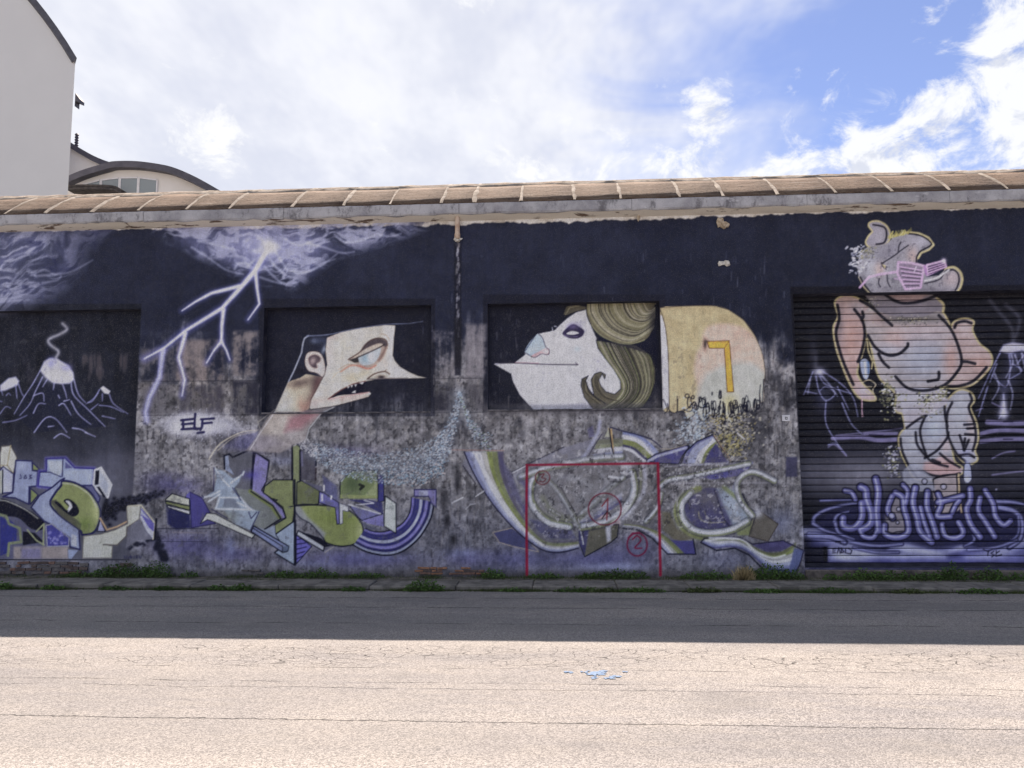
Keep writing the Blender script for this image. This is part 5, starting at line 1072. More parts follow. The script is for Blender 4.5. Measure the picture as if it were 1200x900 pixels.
arcs = [([(60, 335), (70, 300), (130, 265), (220, 240), (300, 228)], 2.6), ([(60, 340), (120, 375), (200, 400)], 2.4), ([(175, 330), (190, 295), (250, 275)], 2.4), ([(180, 340), (200, 390), (280, 425)], 2.4), ([(1045, 220), (1150, 225), (1240, 250)], 2.4), ([(1060, 250), (1150, 275), (1190, 330), (1180, 420), (1120, 470)], 3.4), ([(1170, 300), (1165, 400), (1080, 460)], 1.6),
        ([(200, 420), (320, 450), (420, 460), (540, 450)], 2.6), ([(100, 215), (200, 212), (270, 210)], 1.4), ([(40, 400), (150, 410), (230, 440)], 4.5), ([(920, 380), (930, 430), (880, 460)], 2.2), ([(280, 470), (400, 495), (520, 495)], 2.0), ([(900, 480), (1040, 470), (1160, 430)], 2.4)]
for p, wd in arcs: stroke(z(p), wd * 1.5 + 1.6, (28, 28, 60), .8, 1.6, True); stroke(z(p), wd * 1.5, (144, 146, 192), .85, 2.2, True, wd * .7)
fing = [([(232, 162), (268, 172), (288, 208)], 5), ([(318, 142), (344, 160), (350, 210), (376, 290), (366, 345), (320, 372)], 8), ([(398, 98), (412, 170), (404, 270), (412, 380)], 7.5), ([(322, 230), (322, 310), (280, 362), (225, 355), (222, 310)], 7.5), ([(312, 370), (332, 408), (382, 416), (405, 382)], 5),
        ([(486, 192), (462, 265), (490, 310)], 6), ([(446, 350), (450, 395), (510, 415), (570, 392), (572, 330), (552, 260), (545, 200), (505, 172)], 6.5), ([(545, 130), (570, 165), (560, 230)], 5), ([(612, 146), (600, 225), (622, 310), (640, 385), (700, 440)], 7), ([(678, 168), (676, 250), (704, 330), (730, 412)], 6.5), ([(640, 250), (660, 330), (690, 410)], 5),
        ([(735, 178), (752, 232), (732, 300), (800, 302)], 6), ([(735, 225), (800, 208), (868, 190)], 6), ([(812, 280), (830, 240), (850, 215)], 5), ([(846, 332), (872, 390), (830, 418), (772, 400), (758, 345)], 6), ([(908, 152), (910, 212), (890, 262), (910, 340), (962, 412)], 6.5), ([(962, 202), (954, 270), (992, 330), (1042, 410)], 6), ([(990, 160), (1032, 232), (1046, 300), (1090, 348), (1126, 325)], 6)]
for p, wd in fing: stroke(z(p), wd * 1.08 + 3.0, (20, 19, 42), 1, 1, True)
for p, wd in fing: stroke(z(p), wd * 1.08, (84, 84, 134), 1, 1.4, True)
for p, wd in fing: stroke(z(p), wd * .66, (112, 112, 162), .9, 2.2, True)
for p, wd in fing: stroke([(u - wd * .12, v - wd * .08) for u, v in smooth(z(p))], wd * .22, (178, 180, 214), .85, 1.6)
for (u, v, rr) in ((662, 112, 3.2), (522, 262, 2.6), (516, 334, 2.0), (486, 296, 4), (1050, 155, 1.8), (765, 140, 3.4)):
    p = z((u, v))[0]; stroke([(p[0] + rr * math.cos(q), p[1] + rr * math.sin(q)) for q in np.linspace(0, 6.3, 14)], 1.3, DKL, .95); blob(p[0], p[1], rr * .7, rr * .7, (170, 170, 200), .9)
fill(z([(878, 20), (908, 20), (918, 95), (895, 122), (874, 100)]), (150, 156, 196), 1, 1.4, True, DKL, 1.2); blob(*z((893, 100))[0], 3.4, 4, (196, 200, 222), .8); blob(*z((895, 10))[0], 3, 8, (160, 166, 204), .9)
stroke(z([(450, 380), (480, 392), (510, 385), (545, 380)]), 1.5, DKL, .9, .9, True); stroke(z([(770, 345), (790, 400), (830, 395), (850, 380)]), 1.4, DKL, .9, .9, True)
fill(z([(20, 470), (136, 470), (136, 548), (20, 560)]), (30, 30, 46), .9, 3); fill(z([(112, 464), (136, 464), (138, 546), (118, 546)]), (18, 18, 26), .9)
for p in ([(165, 478), (180, 476)], [(166, 488), (178, 487)], [(165, 498), (182, 497)], [(190, 500), (198, 470), (206, 500)], [(212, 472), (212, 498), (226, 494), (212, 472)], [(236, 474), (234, 498), (262, 504), (270, 484), (248, 474)], [(182, 440), (205, 436), (210, 448)], [(980, 478), (1005, 492), (1028, 478)], [(1008, 486), (1004, 512)], [(1036, 490), (1022, 500), (1038, 510), (1026, 520)], [(1050, 486), (1048, 516), (1080, 508)], [(1050, 500), (1068, 488)]): stroke(z(p), 1.3, (26, 24, 44), .95)
clip_off(); RID[0] = 0
gm = CV.mean(-1, keepdims=True); CV[:] = gm + (CV - gm) * 0.90
CV *= (1 + (nB - .5) * .20 + (nF - .5) * .16 + (nS - .5) * .10)[..., None]
wz = sst(lat(None, 3.2, 4.6, 91, 2, .6), .70, .78) * (0.25 + .75 * sst(nA, .45, .65)) * sst(GV, 350, 380) * sst(GV, 672, 640) * (GU < 926)
CV[:] = CV * (1 - .3 * wz[..., None]) + np.array((88, 86, 88)) * .3 * wz[..., None]
np.clip(CV, 4, 250, out=CV)

# ------------------------------------------------------------------ the warehouse
LIN = s2l(CV).astype(np.float32) ** 1.13 * 1.95
LIN[..., 2] *= 1.02
LIN = LIN / (1 + (LIN / 0.86) ** 5) ** 0.2          # no paint reflects more than white does
def sample(u, v):
    a = np.clip((u - U0) * SC - 0.5, 0, CW - 2.001); b = np.clip((v - V0) * SC - 0.5, 0, CH - 2.001)
    ia = a.astype(int); ib = b.astype(int); fa = (a - ia)[:, None]; fb = (b - ib)[:, None]
    return (LIN[ib, ia] * (1 - fa) + LIN[ib, ia + 1] * fa) * (1 - fb) + (LIN[ib + 1, ia] * (1 - fa) + LIN[ib + 1, ia + 1] * fa) * fb
def idat(u, v):
    a = np.clip(((u - U0) * SC).astype(int), 0, CW - 1); b = np.clip(((v - V0) * SC).astype(int), 0, CH - 1)
    return IDM[b, a]

Z_TOP = float(on_y(600, 257.5)[2])                   # where the wall meets the soffit
X_END0, X_END1 = -15.0, 14.0
XF0, XF1 = float(on_y(-60, 450)[0]), float(on_y(1262, 450)[0])
def mx(*p): return float(np.mean([on_y(u, v)[0] for u, v in p]))
def mz(*p): return float(np.mean([on_y(u, v)[2] for u, v in p]))
OPEN = {   # x0, x1, z0, z1, depth
    'man':     (mx((311, 362), (305, 484)), mx((506, 358), (504, 480)), mz((308, 486), (504, 481)), mz((311, 361), (505, 357)), 0.13),
    'woman':   (mx((571, 357), (572, 480)), mx((773, 354), (776, 478)), mz((574, 481), (775, 479)), mz((571, 356), (772, 352.5)), 0.13),
    'volcano': (on_y(-190, 500)[0], mx((165, 364), (152, 650)), mz((0, 656.5), (150, 656.5)), mz((0, 365), (165, 361.5)), 0.11),
    'door':    (mx((929, 348), (943, 655)), on_y(1330, 500)[0], mz((945, 664), (1195, 667)), mz((929, 345), (1198, 339)), 0.20),
}
OPEN = {k: tuple(float(q) for q in v) for k, v in OPEN.items()}
STEP = 0.0118
def axis(lo, hi, flo, fhi, cuts):
    g = list(np.arange(flo, fhi, STEP))
    if lo < flo: g = list(np.linspace(lo, flo, max(2, int((flo - lo) / 0.12)))[:-1]) + g
    g = g + list(np.linspace(fhi, hi, max(2, int((hi - fhi) / 0.12)))) if hi > fhi + .05 else g + [hi]
    g = np.array(g)
    for c in cuts: g[np.argmin(np.abs(g - c))] = c
    return np.unique(g)
xs = axis(X_END0, X_END1, XF0, XF1, [q for o in OPEN.values() for q in o[:2]])
zs = axis(0.0, Z_TOP, 0.0, Z_TOP, [q for o in OPEN.values() for q in o[2:4]])
POOL_V, POOL_F, POOL_C, POOL_ID = [], [], [], []
npool = 0
def add_grid(gx, gz, y, base_id, drop=None):
    global npool
    Xg, Zg = np.meshgrid(gx, gz)
    V = np.stack([Xg, np.full_like(Xg, y), Zg], -1).reshape(-1, 3)
    nx, nz = len(gx), len(gz)
    i = np.arange(nx * nz).reshape(nz, nx)
    F = np.stack([i[:-1, :-1], i[:-1, 1:], i[1:, 1:], i[1:, :-1]], -1).reshape(-1, 4)
    cx = ((gx[:-1] + gx[1:]) / 2)[None, :].repeat(nz - 1, 0).ravel(); cz = ((gz[:-1] + gz[1:]) / 2)[:, None].repeat(nx - 1, 1).ravel()
    keep = np.ones(len(F), bool)
    if drop:
        for (x0, x1, z0, z1, _) in drop: keep &= ~((cx > x0) & (cx < x1) & (cz > z0) & (cz < z1))
    C = np.stack([cx, np.full_like(cx, y), cz], -1)
    u, v = to_px(C); ids = idat(u, v).astype(int)
    ids = np.where(ids == 0, -base_id, ids)
    uv = to_px(V)
    POOL_V.append(V); POOL_C.append(sample(*uv)); POOL_F.append(F[keep] + npool); POOL_ID.append(ids[keep])
    npool += len(V)
add_grid(xs, zs, 0.0, 1, OPEN.values())
for k, (nm) in enumerate(('man', 'woman', 'volcano')):
    x0, x1, z0, z1, dp = OPEN[nm]
    gx = np.r_[np.arange(x0, x1 - STEP * .5, STEP), x1]; gz = np.r_[np.arange(z0, z1 - STEP * .5, STEP), z1]
    add_grid(gx, gz, dp, 2 + k)
PV = np.concatenate(POOL_V); PC = np.concatenate(POOL_C); PF = np.concatenate(POOL_F); PI = np.concatenate(POOL_ID)
def cut_out(name, fid, mat, parent):
    f = PF[PI == fid]
    if len(f) == 0: return None
    idx, inv = np.unique(f.ravel(), return_inverse=True)
    me = mesh_np(name, PV[idx], inv.reshape(-1, 4), PC[idx])
    return link(name, me, mat, parent)
ware = empty('warehouse', (0, 0, 0))
tag(ware, 'long low warehouse with navy mural wall, concrete eave and brown vaulted roof', 'warehouse')
wall = cut_out('front_wall', -1, M_PAINT, ware)
wall['label'] = 'navy painted and weathered grey street wall of the warehouse'
for k, nm in enumerate(('man', 'woman', 'volcano')):
    o = cut_out('recess_panel', -(2 + k), M_PAINT_SMOOTH, wall)
for nm, (rid_, lab) in REGIONS.items():
    o = cut_out(nm.split('.')[0], rid_, M_PAINT, wall)
    if o is not None and lab: o['label'] = lab
# reveals of the openings
M_REVEAL = simple('reveal_paint', S(30, 33, 52), S(62, 62, 74), 8.0, 0.9, 0.4)
for nm, (x0, x1, z0, z1, dp) in OPEN.items():
    e = 0.0
    V = [(x0, 0, z0), (x0, dp, z0), (x0, dp, z1), (x0, 0, z1), (x1, 0, z0), (x1, dp, z0), (x1, dp, z1), (x1, 0, z1)]
    F = [(0, 3, 2, 1), (4, 5, 6, 7), (3, 7, 6, 2)] + [(0, 1, 5, 4)]
    link('reveal', mesh_np('reveal', V, F), M_REVEAL, wall)
# sills of the two window recesses, slightly ragged concrete
for nm in ('man', 'woman'):
    x0, x1, z0, z1, dp = OPEN[nm]
    bm = bmesh.new(); n = 40
    rr = random.Random(5)
    top = []
    for i in range(n + 1):
        x = x0 + 0.002 + (x1 - x0 - 0.004) * i / n
        a = bm.verts.new((x, -0.006 - rr.random() * .006, z0 - .012)); b_ = bm.verts.new((x, -0.004, z0 + .006 + rr.random() * .008)); c_ = bm.verts.new((x, dp - .003, z0 + .012)); top.append((a, b_, c_))
    for i in range(n):
        for j in range(2): bm.faces.new((top[i][j], top[i + 1][j], top[i + 1][j + 1], top[i][j + 1]))
    link('sill', bm_mesh(bm, 'sill'), simple('sill_concrete', S(66, 65, 72), S(108, 105, 108), 9.0, 0.95, .6), wall)
# back, ends, inner floor of the building (never lit from inside)
R_V, PH0 = 3.7, R(41.8)
Y_EAVE = -0.15
z_fb = float(on_y(600, 249, Y_EAVE)[2]); z_ft = float(on_y(600, 236, Y_EAVE)[2])
YC = Y_EAVE + R_V * math.sin(PH0); ZC = z_ft - R_V * math.cos(PH0)
Y_BACK = 2 * YC - Y_EAVE - 0.5
M_RENDER = simple('grey_render', S(120, 118, 116), S(150, 147, 142), 2.0)
box('back_wall', X_END0, X_END1, Y_BACK, Y_BACK + .3, 0, Z_TOP, M_RENDER, ware)
box('end_wall', X_END0 - .3, X_END0, 0.0, Y_BACK + .3, 0, Z_TOP, M_RENDER, ware)
box('end_wall', X_END1, X_END1 + .3, 0.0, Y_BACK + .3, 0, Z_TOP, M_RENDER, ware)
box('inner_lining', X_END0, X_END1, 0.32, 0.38, 0, Z_TOP, M_RENDER, ware)
# soffit: a rough plaster cove between wall and eave
n = 240; rr = np.random.default_rng(3)
xx = np.linspace(X_END0 - .3, X_END1 + .3, n); j1 = np.convolve(rr.normal(0, .022, n + 8), np.ones(3) / 3, 'same')[4:-4]
rowA = np.c_[xx, np.full(n, Y_EAVE + .012), z_fb + 0.004 + j1 * .3]; rowB = np.c_[xx, np.full(n, -0.07), (z_fb + Z_TOP) / 2 + j1 * .6]; rowC = np.c_[xx, np.full(n, 0.0), np.full(n, Z_TOP - 0.0)]
rowD = np.c_[xx, np.full(n, 0.34), np.full(n, Z_TOP + .0)]
V = np.concatenate([rowA, rowB, rowC, rowD]); i = np.arange(n - 1)
F = np.concatenate([np.c_[i + k * n, i + (k + 1) * n, i + 1 + (k + 1) * n, i + 1 + k * n] for k in range(3)])
link('soffit', mesh_np('soffit', V, F), M_SOFFIT, ware)
# fascia cast in lengths
edges_f = [X_END0 - .3]
rr = random.Random(4)
while edges_f[-1] < X_END1 - 1: edges_f.append(edges_f[-1] + rr.uniform(1.7, 2.6))
edges_f.append(X_END1 + .3)
for a, b in zip(edges_f[:-1], edges_f[1:]):
    bm = bmesh.new(); k = 14; cols = []
    dzj = rr.uniform(-.006, .006)
    for q in range(k + 1):
        x = a + .003 + (b - a - .006) * q / k
        pr = [(Y_EAVE + .30, z_fb + .01), (Y_EAVE + .012, z_fb + dzj + rr.uniform(-.010, .006)), (Y_EAVE + rr.uniform(-.003, .003), z_fb + .02 + dzj), (Y_EAVE + rr.uniform(-.004, .004), z_ft - .02 + rr.uniform(-.006, .006)), (Y_EAVE + .018, z_ft + rr.uniform(-.004, .006)), (Y_EAVE + .30, z_ft + .02)]
        cols.append([bm.verts.new((x, y, z_)) for y, z_ in pr])
    for q in range(k):
        for m_ in range(6): bm.faces.new((cols[q][m_], cols[q + 1][m_], cols[q + 1][(m_ + 1) % 6], cols[q][(m_ + 1) % 6]))
    bm.faces.new(cols[0]); bm.faces.new(cols[-1][::-1])
    link('fascia_block', bm_mesh(bm, 'fascia_block'), M_FASCIA, ware)
# vaulted roof: shell, sheets, mortar joints
def arc(ph, r=R_V): return (YC - r * math.sin(ph), ZC + r * math.cos(ph))
bm = bmesh.new(); prev = None
for q in range(25):
    ph = PH0 - 2 * PH0 * q / 24; y, z_ = arc(ph, R_V - .05)
    if q == 0: y += .05
    cur = (bm.verts.new((X_END0 - .3, y, z_)), bm.verts.new((X_END1 + .3, y, z_)))
    if prev: bm.faces.new((prev[0], prev[1], cur[1], cur[0]))
    prev = cur
link('roof_shell', bm_mesh(bm, 'roof_shell'), M_ROOF, ware)
for xe in (X_END0 - .3, X_END1 + .3):
    pts = [arc(PH0 - 2 * PH0 * q / 24, R_V - .05) for q in range(25)]
    bm = bmesh.new(); bm.faces.new([bm.verts.new((xe, y, z_)) for y, z_ in pts] + [bm.verts.new((xe, Y_BACK + .3, Z_TOP - .1)), bm.verts.new((xe, 0, Z_TOP - .1))])
    link('gable', bm_mesh(bm, 'gable'), M_RENDER, ware)
def xrib(u): return float(on_y(u, 240, Y_EAVE)[0])
ribs = [xrib(u) for u in (52, 107, 162, 218, 268, 342, 402, 457, 517, 555, 611, 673, 728, 797, 848, 913, 980, 1047, 1115, 1183)]
x = ribs[0]
while x > X_END0 + .2: x -= rr.uniform(.58, .72); ribs.insert(0, x)
x = ribs[-1]
while x < X_END1 - .2: x += rr.uniform(.62, .72); ribs.append(x)
rows = [R(41.8), R(28.5), R(15.0), R(0.0), R(-15), R(-41.8)]
def sheet(xa, xb, pa, pb, th, nseg, wob=0.0):
    bm = bmesh.new(); tops, bots = [], []
    for q in range(nseg + 1):
        ph = pa + (pb - pa) * q / nseg
        y0_, z0_ = arc(ph, R_V - .045); y1_, z1_ = arc(ph, R_V + th)
        tops.append([bm.verts.new((xv, y1_, z1_ + rr.uniform(-wob, wob))) for xv in (xa, (xa + xb) / 2, xb)])
        bots.append([bm.verts.new((xv, y0_, z0_)) for xv in (xa, xb)])
    for q in range(nseg):
        bm.faces.new((tops[q][0], tops[q][1], tops[q + 1][1], tops[q + 1][0])); bm.faces.new((tops[q][1], tops[q][2], tops[q + 1][2], tops[q + 1][1]))
        bm.faces.new((bots[q][0], tops[q][0], tops[q + 1][0], bots[q + 1][0])); bm.faces.new((bots[q][1], bots[q + 1][1], tops[q + 1][2], tops[q][2]))
    bm.faces.new((bots[0][0], bots[0][1], tops[0][2], tops[0][1], tops[0][0])); bm.faces.new((bots[-1][0], tops[-1][0], tops[-1][1], tops[-1][2], bots[-1][1]))
    return bm_mesh(bm, 'sheet', 0, True)
for a, b in zip(ribs[:-1], ribs[1:]):
    for pa, pb in zip(rows[:-1], rows[1:]):
        if pb < R(-1) and (a < -6 or a > 6): continue
        link('roof_sheet', sheet(a + .012, b - .012, pa - R(.12), pb + R(.45), rr.uniform(-.004, .006), 4, .004), M_ROOF, ware)
for x in ribs:
    bm = bmesh.new(); prev = None
    for q in range(27):
        ph = PH0 - (PH0 + R(20)) * q / 26; wl, wr = rr.uniform(.012, .045), rr.uniform(.012, .045); h = rr.uniform(.003, .012)
        c4 = []
        for dx_, hh in ((-wl, -.004), (-wl * .5, h), (wr * .5, h * rr.uniform(.6, 1)), (wr, -.004)):
            y, z_ = arc(ph, R_V + hh); c4.append(bm.verts.new((x + dx_, y, z_)))
        if prev:
            for m_ in range(3): bm.faces.new((prev[m_], prev[m_ + 1], c4[m_ + 1], c4[m_]))
        prev = c4
    link('joint_strip', bm_mesh(bm, 'joint_strip', 0, True), M_RIB, ware)
for ph in rows[1:4]:
    bm = bmesh.new(); prev = None
    for q in range(150):
        x = X_END0 + (X_END1 - X_END0) * q / 149
        wd = R(rr.uniform(.35, 1.1)); c3 = []
        for dp_, hh in ((wd, -.003), (0, rr.uniform(.016, .034)), (-wd, .006)):
            y, z_ = arc(ph + dp_, R_V + hh); c3.append(bm.verts.new((x, y, z_)))
        if prev:
            for m_ in range(2): bm.faces.new((prev[m_], prev[m_ + 1], c3[m_ + 1], c3[m_]))
        prev = c3
    link('joint_strip', bm_mesh(bm, 'joint_strip', 0, True), M_RIB, ware)

# roller shutter
x0, x1, z0, z1, dp = OPEN['door']
shut = empty('roller_shutter', ((x0 + x1) / 2, dp, z0)); shut.parent = ware; shut['label'] = 'closed metal roller shutter painted with the beast body and a violet pool'
M_STEEL = simple('shutter_steel', S(30, 31, 46), S(52, 52, 66), 6.0, 0.6, 0.2)
z_sb = float(on_y(1060, 660, dp)[2]); NSL = 39
pitch = (z1 + .03 - z_sb) / NSL
gx = np.r_[np.arange(x0 + .03, float(XF1), STEP), np.linspace(float(XF1) + .03, x1 - .03, 14)]
prof = [(0.00, 0.016), (0.05, 0.002), (0.16, -0.0022), (0.27, -0.0034), (0.39, -0.0042), (0.51, -0.0045), (0.63, -0.0042), (0.75, -0.0034), (0.86, -0.0022), (0.955, 0.002), (1.0, 0.016)]
srr = random.Random(8)
for k in range(NSL):
    zb = z_sb + k * pitch; off = srr.uniform(-.0025, .0025)
    sag = .0018 * np.sin(gx * srr.uniform(1.0, 2.6) + srr.uniform(0, 6)) + .0012 * np.sin(gx * srr.uniform(5, 9) + srr.uniform(0, 6))
    V = np.concatenate([np.c_[gx, dp + .02 + yo + off + sag * 1.6, zb + .0025 + (pitch - .005) * f_ + sag * .8] for f_, yo in prof])
    nn = len(gx); i = np.arange(nn - 1)
    F = np.concatenate([np.c_[i + m_ * nn, i + 1 + m_ * nn, i + 1 + (m_ + 1) * nn, i + (m_ + 1) * nn] for m_ in range(len(prof) - 1)])
    u, v = to_px(V)
    link('slat', mesh_np('slat', V, F, sample(u, v), True), M_SHUTTER, shut)
box('bottom_rail', x0 + .03, x1 - .03, dp - .012, dp + .03, z_sb - .055, z_sb - .002, M_STEEL, shut, .004)
box('guide_rail', x0 + .002, x0 + .05, dp - .05, dp + .05, z0 + .01, z1 - .002, M_STEEL, shut, .004)
box('guide_rail', x1 - .05, x1 - .002, dp - .05, dp + .05, z0 + .01, z1 - .002, M_STEEL, shut, .004)
box('backing', x0, x1, dp + .055, dp + .09, z0 - .02, z1 + .05, M_STEEL, shut)
box('threshold', x0 + .002, x1 - .002, -.05, dp - .02, 0.0, z_sb - .060, simple('threshold_concrete', S(70, 66, 66), S(112, 106, 102), 6.0, .95, .6), ware, .012)

# stub of a downpipe under the eave and the plaster round it
pp = on_y(536, 262, -.07); M_PIPE = simple('pipe_clay', S(176, 146, 124), S(204, 184, 164), 12.0, .85, .4)
zt = float(on_y(536, 252, -.07)[2]); zb = float(on_y(536, 278, -.07)[2]); zz = float(on_y(536, 287, -.07)[2])
bm = bmesh.new(); prev = None; K = 16
for (zq, rq) in ((zt + .1, .034), (zb + .06, .034), (zb + .05, .040), (zb - .015, .042), (zb - .015, .030), (zt, .026)):
    cur = [bm.verts.new((pp[0] + rq * math.cos(2 * math.pi * q / K), -.07 + rq * math.sin(2 * math.pi * q / K), zq + (rr.uniform(-.02, .01) if rq in (.042, .030) else 0))) for q in range(K)]
    if prev:
        for q in range(K): bm.faces.new((prev[q], prev[(q + 1) % K], cur[(q + 1) % K], cur[q]))
    prev = cur
pipe = link('drainpipe_stub', bm_mesh(bm, 'drainpipe_stub', 0, True), M_PIPE, ware); pipe['label'] = 'broken clay drainpipe stub below the eave'
def lump(name, c, rx, ry, rz, mat, parent, seed, amp=.35, sub=2):
    r_ = random.Random(seed); bm = bmesh.new(); bmesh.ops.create_icosphere(bm, subdivisions=sub, radius=1.0)
    for v_ in bm.verts:
        k_ = 1 + r_.uniform(-amp, amp); v_.co = Vector((c[0] + v_.co.x * rx * k_, c[1] + v_.co.y * ry * k_, c[2] + v_.co.z * rz * k_))
    return link(name, bm_mesh(bm, name), mat, parent)
M_FOAM = simple('mortar_dab', S(186, 180, 170), S(214, 210, 202), 30.0, .95, .6)
lump('mortar_collar', (pp[0] + .01, -.06, zb - .03), .05, .045, .03, M_FOAM, pipe, 3, .5)
p = on_y(847.5, 309); lump('mortar_dab', (p[0] - .03, -.008, p[2]), .05, .018, .034, M_FOAM, wall, 1); lump('mortar_dab', (p[0] + .045, -.008, p[2] + .004), .045, .018, .036, M_FOAM, wall, 2)
p = on_y(846, 263); M_TAN = simple('old_mortar', S(160, 142, 120), S(196, 182, 160), 30.0, .95, .6)
lump('mortar_dab', (p[0] - .03, -.02, p[2] + .02), .05, .03, .07, M_TAN, wall, 4); lump('mortar_dab', (p[0] + .035, -.02, p[2] - .02), .055, .03, .045, M_TAN, wall, 5)
p = on_y(748, 256); lump('mortar_dab', (p[0], -.01, p[2] + .02), .02, .02, .06, M_TAN, wall, 6)
# exposed brickwork at the foot of the wall
BRK = [simple('brick_%d' % k, S(*a), S(*b), 20.0, .95, .7) for k, (a, b) in enumerate((((104, 82, 76), (132, 108, 98)), ((82, 72, 72), (104, 92, 88)), ((120, 90, 74), (158, 120, 98)), ((88, 84, 86), (112, 108, 108))))]
BRK = list(BRK)
bmx = bmesh.new(); box_bm(bmx, -.5, .5, -.5, .5, -.5, .5); brick_me0 = bm_mesh(bmx, 'brick', .03)
bmeshes = []
for m_ in BRK:
    q = brick_me0.copy(); q.materials.append(m_); bmeshes.append(q)
def bricks(u0, u1, v0, v1, rows_, fillp, tone):
    a, b = on_y(u0, v0), on_y(u1, v1); zt_, zb_ = a[2], b[2]; h = (zt_ - zb_) / rows_
    for k in range(rows_):
        x = a[0] - rr.uniform(0, .12)
        while x < b[0]:
            L = rr.uniform(.07, .20)
            if rr.random() < fillp:
                o = link('brick', bmeshes[rr.choice(tone)], None, wall, (x + L / 2, -.002, zb_ + (k + .5) * h + rr.uniform(-.003, .003)))
                o.scale = (L - .012, .034 + rr.uniform(0, .016), (h - .008) * rr.uniform(.75, 1)); o.rotation_euler = (rr.uniform(-.1, .1), rr.uniform(-.06, .06), rr.uniform(-.05, .05))
            x += L
bricks(22, 84, 657.5, 673, 4, .85, [0, 1, 1, 0, 3])
bricks(-30, 20, 657.5, 673, 4, .5, [3, 1]); bricks(86, 150, 659, 673, 3, .35, [3, 1])
bricks(494, 566, 664.0, 673.5, 3, .85, [2, 2, 0, 1])
bricks(278, 304, 667, 673, 2, .5, [3, 3])

# small plate beside the shutter
p = on_y(921, 490); pl = empty('wall_plate', (p[0], -.006, p[2] - .05)); tag(pl, 'small white square plate fixed to the grey wall beside the roller shutter', 'sign')
M_WPL = simple('plate_enamel', S(222, 222, 226), S(208, 208, 214), 20.0, .5, .05); M_DARK = simple('dark_print', S(44, 42, 52), S(60, 58, 66), 20.0, .7, .1)
box('plate', p[0] - .052, p[0] + .052, -.012, -.001, p[2] - .042, p[2] + .042, M_WPL, pl, .002)
for k, (dx_, dz_, hx, hz) in enumerate(((-.012, .0, .004, .018), (.006, .012, .012, .004), (.012, -.004, .004, .014), (.004, -.016, .012, .004))):
    box('printed_mark', p[0] + dx_ - hx, p[0] + dx_ + hx, -.0135, -.0118, p[2] + dz_ - hz, p[2] + dz_ + hz, M_DARK, pl)

# ------------------------------------------------------------------ road, kerb, ground
def sheet_obj(name, x0, x1, y0, y1, z_, mat, nx=1, ny=1):
    gx = np.linspace(x0, x1, nx + 1); gy = np.linspace(y0, y1, ny + 1); X_, Y_ = np.meshgrid(gx, gy)
    V = np.stack([X_, Y_, np.full_like(X_, z_)], -1).reshape(-1, 3); i = np.arange((nx + 1) * (ny + 1)).reshape(ny + 1, nx + 1)
    F = np.stack([i[:-1, :-1], i[:-1, 1:], i[1:, 1:], i[1:, :-1]], -1).reshape(-1, 4)
    return link(name, mesh_np(name, V, F), mat)
tag(sheet_obj('ground', -900, 900, -900, 900, -.02, M_GROUND), kind='structure')
road = tag(sheet_obj('road', -140, 140, -26, -.90, 0.0, M_ASPHALT), kind='structure')
pav = tag(sheet_obj('pavement', -16, 16, -.47, .05, .035, M_PAVE), kind='structure')
kerb = tag(sheet_obj('kerb', -16, 16, -.94, -.44, .004, M_PAVE), kind='structure')
x = -16.0
while x < 16:
    L = rr.uniform(.85, 1.15); bm = bmesh.new(); y0_ = -.93 + rr.uniform(-.012, .012); zt_ = .062 + rr.uniform(-.008, .008)
    vs = box_bm(bm, x + .003, x + L - .003, y0_, -.455, .002, zt_)
    for v_ in vs[4:]: v_.co.z += rr.uniform(-.008, .006); v_.co.y += rr.uniform(-.01, .01)
    link('kerbstone', bm_mesh(bm, 'kerbstone', .012), M_KERB, kerb); x += L
# pale blue splash on the sunlit road
M_BLUE = simple('blue_spill', (0.075, 0.140, 0.26), (0.13, 0.19, 0.28), 30.0, .7, .3)
bm = bmesh.new(); sr = random.Random(21)
for (u, v, su, sv) in ((667, 787, 7, 2), (684, 787, 5, 1.6), (700, 790, 16, 4), (708, 786, 9, 2.2), (722, 792, 6, 2), (712, 795, 12, 2), (694, 794, 8, 1.6), (734, 787, 4, 1.4), (690, 786, 3, 1)):
    for q in range(3):
        cu, cv = u + sr.gauss(0, su * .4), v + sr.gauss(0, sv * .4); k = 14
        ring_ = []
        for m_ in range(k):
            f_ = sr.uniform(.35, 1.0); g_ = on_z(cu + su * .6 * f_ * math.cos(6.283 * m_ / k), cv + sv * .6 * f_ * math.sin(6.283 * m_ / k), 0.003 + q * .0012)
            ring_.append(bm.verts.new(g_))
        bm.faces.new(ring_)
sp_ = link('paint_splash', bm_mesh(bm, 'paint_splash'), M_BLUE, road); sp_['label'] = 'pale blue paint spilled on the sunlit asphalt'

